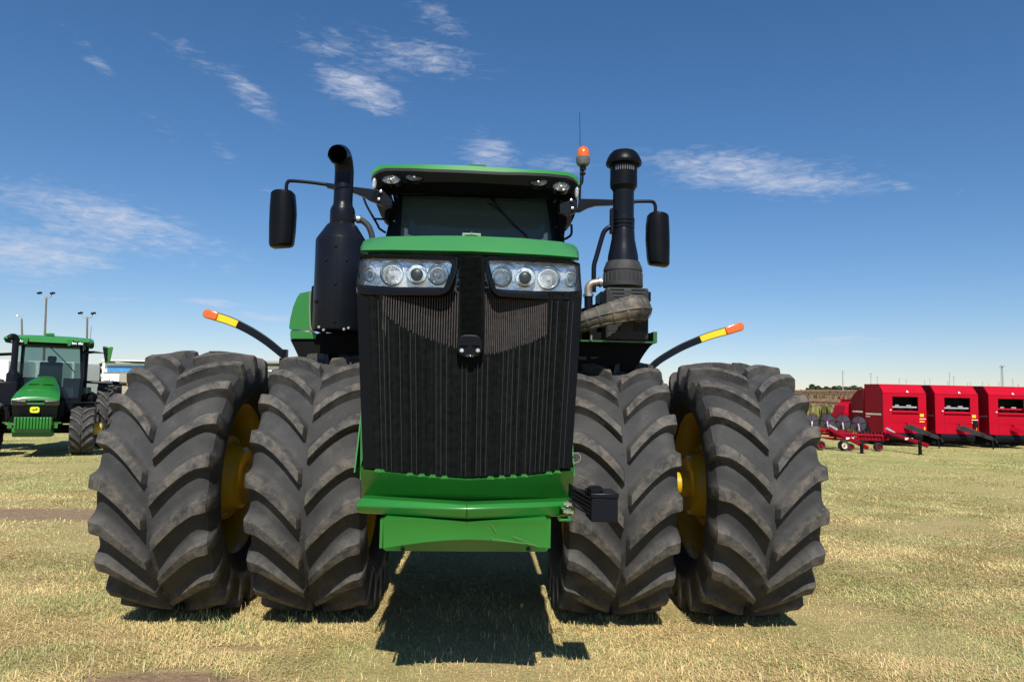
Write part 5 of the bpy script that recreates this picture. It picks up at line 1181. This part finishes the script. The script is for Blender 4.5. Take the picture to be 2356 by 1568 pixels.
# ================================================================ wheel rakes
def rake(discs,beam,tong,leg,lab,wheel=None):
    Y=27.5; o=P(*c8(*beam[0]),Y); t_=empty('wheel_rake',(o.x,Y,0),0,lab,'hay rake','red wheel rakes in front of the balers')
    def Q(p,y=Y): q=P(*c8(*p),y); return Vector((q.x-o.x,y-Y,q.z))
    for cx,cy,r in discs:
        c=Q((cx,cy),Y+.8); rr_=r*1.16*.2311*(Y+.8)/FP; yaw=-.9
        dsk=MB()
        nx,ny=math.cos(.95),math.sin(.95)       # plane direction in xy
        def pt(a,rad,off=0): return Vector((c.x+rad*math.cos(a)*nx+off*ny,c.y-rad*math.cos(a)*ny+off*nx,c.z+rad*math.sin(a)))
        N_=32; dsk.loft([[pt(2*PI*k/N_,rr_*f,q) for k in range(N_)] for f,q in ((.06,-.03),(.5,-.015),(.90,0),(.90,.02),(.5,.01),(.06,-.0))],close=True)
        d_=dsk.build('wind_disc','greygn',t_,smooth=True)
        tn=MB()
        for k in range(40):
            a=2*PI*k/40; tn.tube([pt(a,rr_*.86),pt(a+.05,rr_*1.0),pt(a+.16,rr_*1.16)],.010,4)
        tn.build('tine','dark',d_,smooth=False)
        sp_k=MB()
        for k in range(5): a=2*PI*k/5+.3; sp_k.tube([pt(a,.03,-.03),pt(a,rr_*.9,-.02)],.010,5)
        sp_k.build('spoke','reddk',d_); MB().tube([pt(.0,.02,-.06),pt(-1.0,rr_*.9,-.25)],.028,6).build('disc_arm','satin',d_)
    MB().tube([Q(p) for p in beam],.055,4).build('main_beam','reddk',t_)
    a=MB(); 
    for p,q in zip(beam,beam[1:]): a.tube([Q((p[0],p[1]+32)),Q((q[0],q[1]+34))],.045,4)
    a.build('lower_beam','reddk',t_)
    z_=MB()
    for p,q in zip(beam,beam[1:]):
        for k in range(9):
            x=lerp(p[0],q[0],k/9); y_=lerp(p[1],q[1],k/9)+6*math.sin(k*2.3); z_.tube([Q((x,y_)),Q((x+24,y_+36),Y-.3)],.022,4).tube([Q((x+10,y_),Y),Q((x+2,y_-34),Y+.5)],.022,4)
    z_.tube([Q((beam[0][0],beam[0][1]+62),Y-.4),Q((beam[-1][0]-80,beam[-1][1]+40),Y-.4)],.03,5)
    z_.build('brace','reddk',t_)
    MB().tube([Q(tong[0],Y-.2),Q(tong[1],Y-2.2)],[.085,.075],4).build('tongue','reddk',t_)
    m_=Q(((tong[0][0]+tong[1][0])/2,(tong[0][1]+tong[1][1])/2),Y-1.2)
    MB().box((m_.x-.16,m_.y-.13,m_.z-.02),(m_.x+.12,m_.y-.09,m_.z+.05)).build('white_label','white',t_)
    e=Q(leg,Y-2.1); MB().box((e.x-.045,e.y-.04,0),(e.x+.045,e.y+.04,e.z+.1)).box((e.x-.08,e.y-.08,0),(e.x+.08,e.y+.08,.02)).build('jack_stand','dark',t_)
    MB().tube([Q(tong[0],Y-.2)+Vector((-.05,0,.16)),Q(tong[0],Y-.2)+Vector((.25,0,-.0))],.05,8).build('hydraulic_ram','satin',t_)
    for cx,cy,r in (wheel or []):
        c=Q((cx,cy),Y-.6); rr_=r*.2311*(Y-.6)/FP
        w_=MB().lathe([(rr_*.62,-.10),(rr_*.9,-.11),(rr_,-.06),(rr_,.06),(rr_*.9,.11),(rr_*.62,.10)],(c.x,c.y,rr_),'y',28).build('wheel','tyre',t_)
        MB().lathe([(rr_*.66,-.085),(rr_*.6,-.06),(rr_*.30,-.05),(rr_*.28,-.09),(.001,-.09)],(c.x,c.y,rr_),'y',24).build('rim','cream' if r>47 else 'reddk',w_); MB().lathe([(rr_*.2,-.095),(.001,-.11)],(c.x,c.y,rr_),'y',12).build('hub','reddk',w_)
    for (cx,cy) in [(beam[0][0]+60,beam[0][1]),(beam[-1][0]-60,beam[-1][1])]:
        q=Q((cx,cy)); MB().tube([q,Vector((q.x,q.y,.35))],.05,4).build('wheel_leg','reddk',t_)
rake([(250,655,66),(402,655,72)],[(150,730),(430,745),(640,790)],[(430,735),(800,915)],(742,900),'red wheel rake nearest the tyre with a cream rimmed wheel',[(562,895,50),(330,880,46)])
rake([(555,665,74),(712,680,74)],[(420,760),(700,790),(1010,800)],[(1000,765),(1400,893)],(1322,880),'red wheel rake whose tongue reaches in front of the first baler',[(905,875,40),(625,880,36)])
# red gathering wing left of the first baler
p=P(*c8(525,520),33.8); q=P(*c8(640,480),33.8)
MB().prism([(p.x,33.6,1.05),(p.x+.35,33.6,1.0),(q.x,33.6,.8),(q.x,33.6,1.98),(p.x+.7,33.6,1.92),(p.x+.2,33.6,1.65)],(0,1.2,0)).build('baler_wing','red',None,bev=.04)
tag(bpy.data.objects['baler_wing'],'rounded red machine shield poking out left of the first baler','machine shield')
# rusty truss boom behind the rakes
Y=41; o=P(*c8(400,500),Y); tr=empty('truss_boom',(o.x,Y,0),0,'long rusty steel truss boom lying behind the rakes and weeds','implement')
def Q(x,y_,dy=0): q=P(*c8(x,y_),Y+dy); return Vector((q.x-o.x,dy,q.z))
MB().tube([Q(60,352),Q(700,352)],.07,6).tube([Q(60,372,.9),Q(700,372,.9)],.06,6).build('top_chord','rust',tr)
MB().tube([Q(60,437),Q(700,470)],.09,6).tube([Q(60,425,.9),Q(700,452,.9)],.07,6).build('bottom_chord','rust',tr)
dg=MB()
for x in (200,320,450,520,600): dg.tube([Q(x-20,365),Q(x+18,430)],.045,5).tube([Q(x+40,365),Q(x+10,430)],.045,5)
dg.build('diagonals','rust',tr)
MB().box((Q(60,470).x,-.4,Q(60,487).z),(Q(700,470).x,.5,Q(60,465).z)).build('deck','rust',tr); MB().box((Q(245,500).x,-.3,0),(Q(330,500).x,.3,Q(60,480).z)).box((Q(365,500).x,-.3,0),(Q(470,500).x,.3,Q(60,480).z)).build('supports','dark',tr)
p=MB().tube([Q(120,515),Q(720,528)],.07,6).build('lower_pipe','rust',tr)
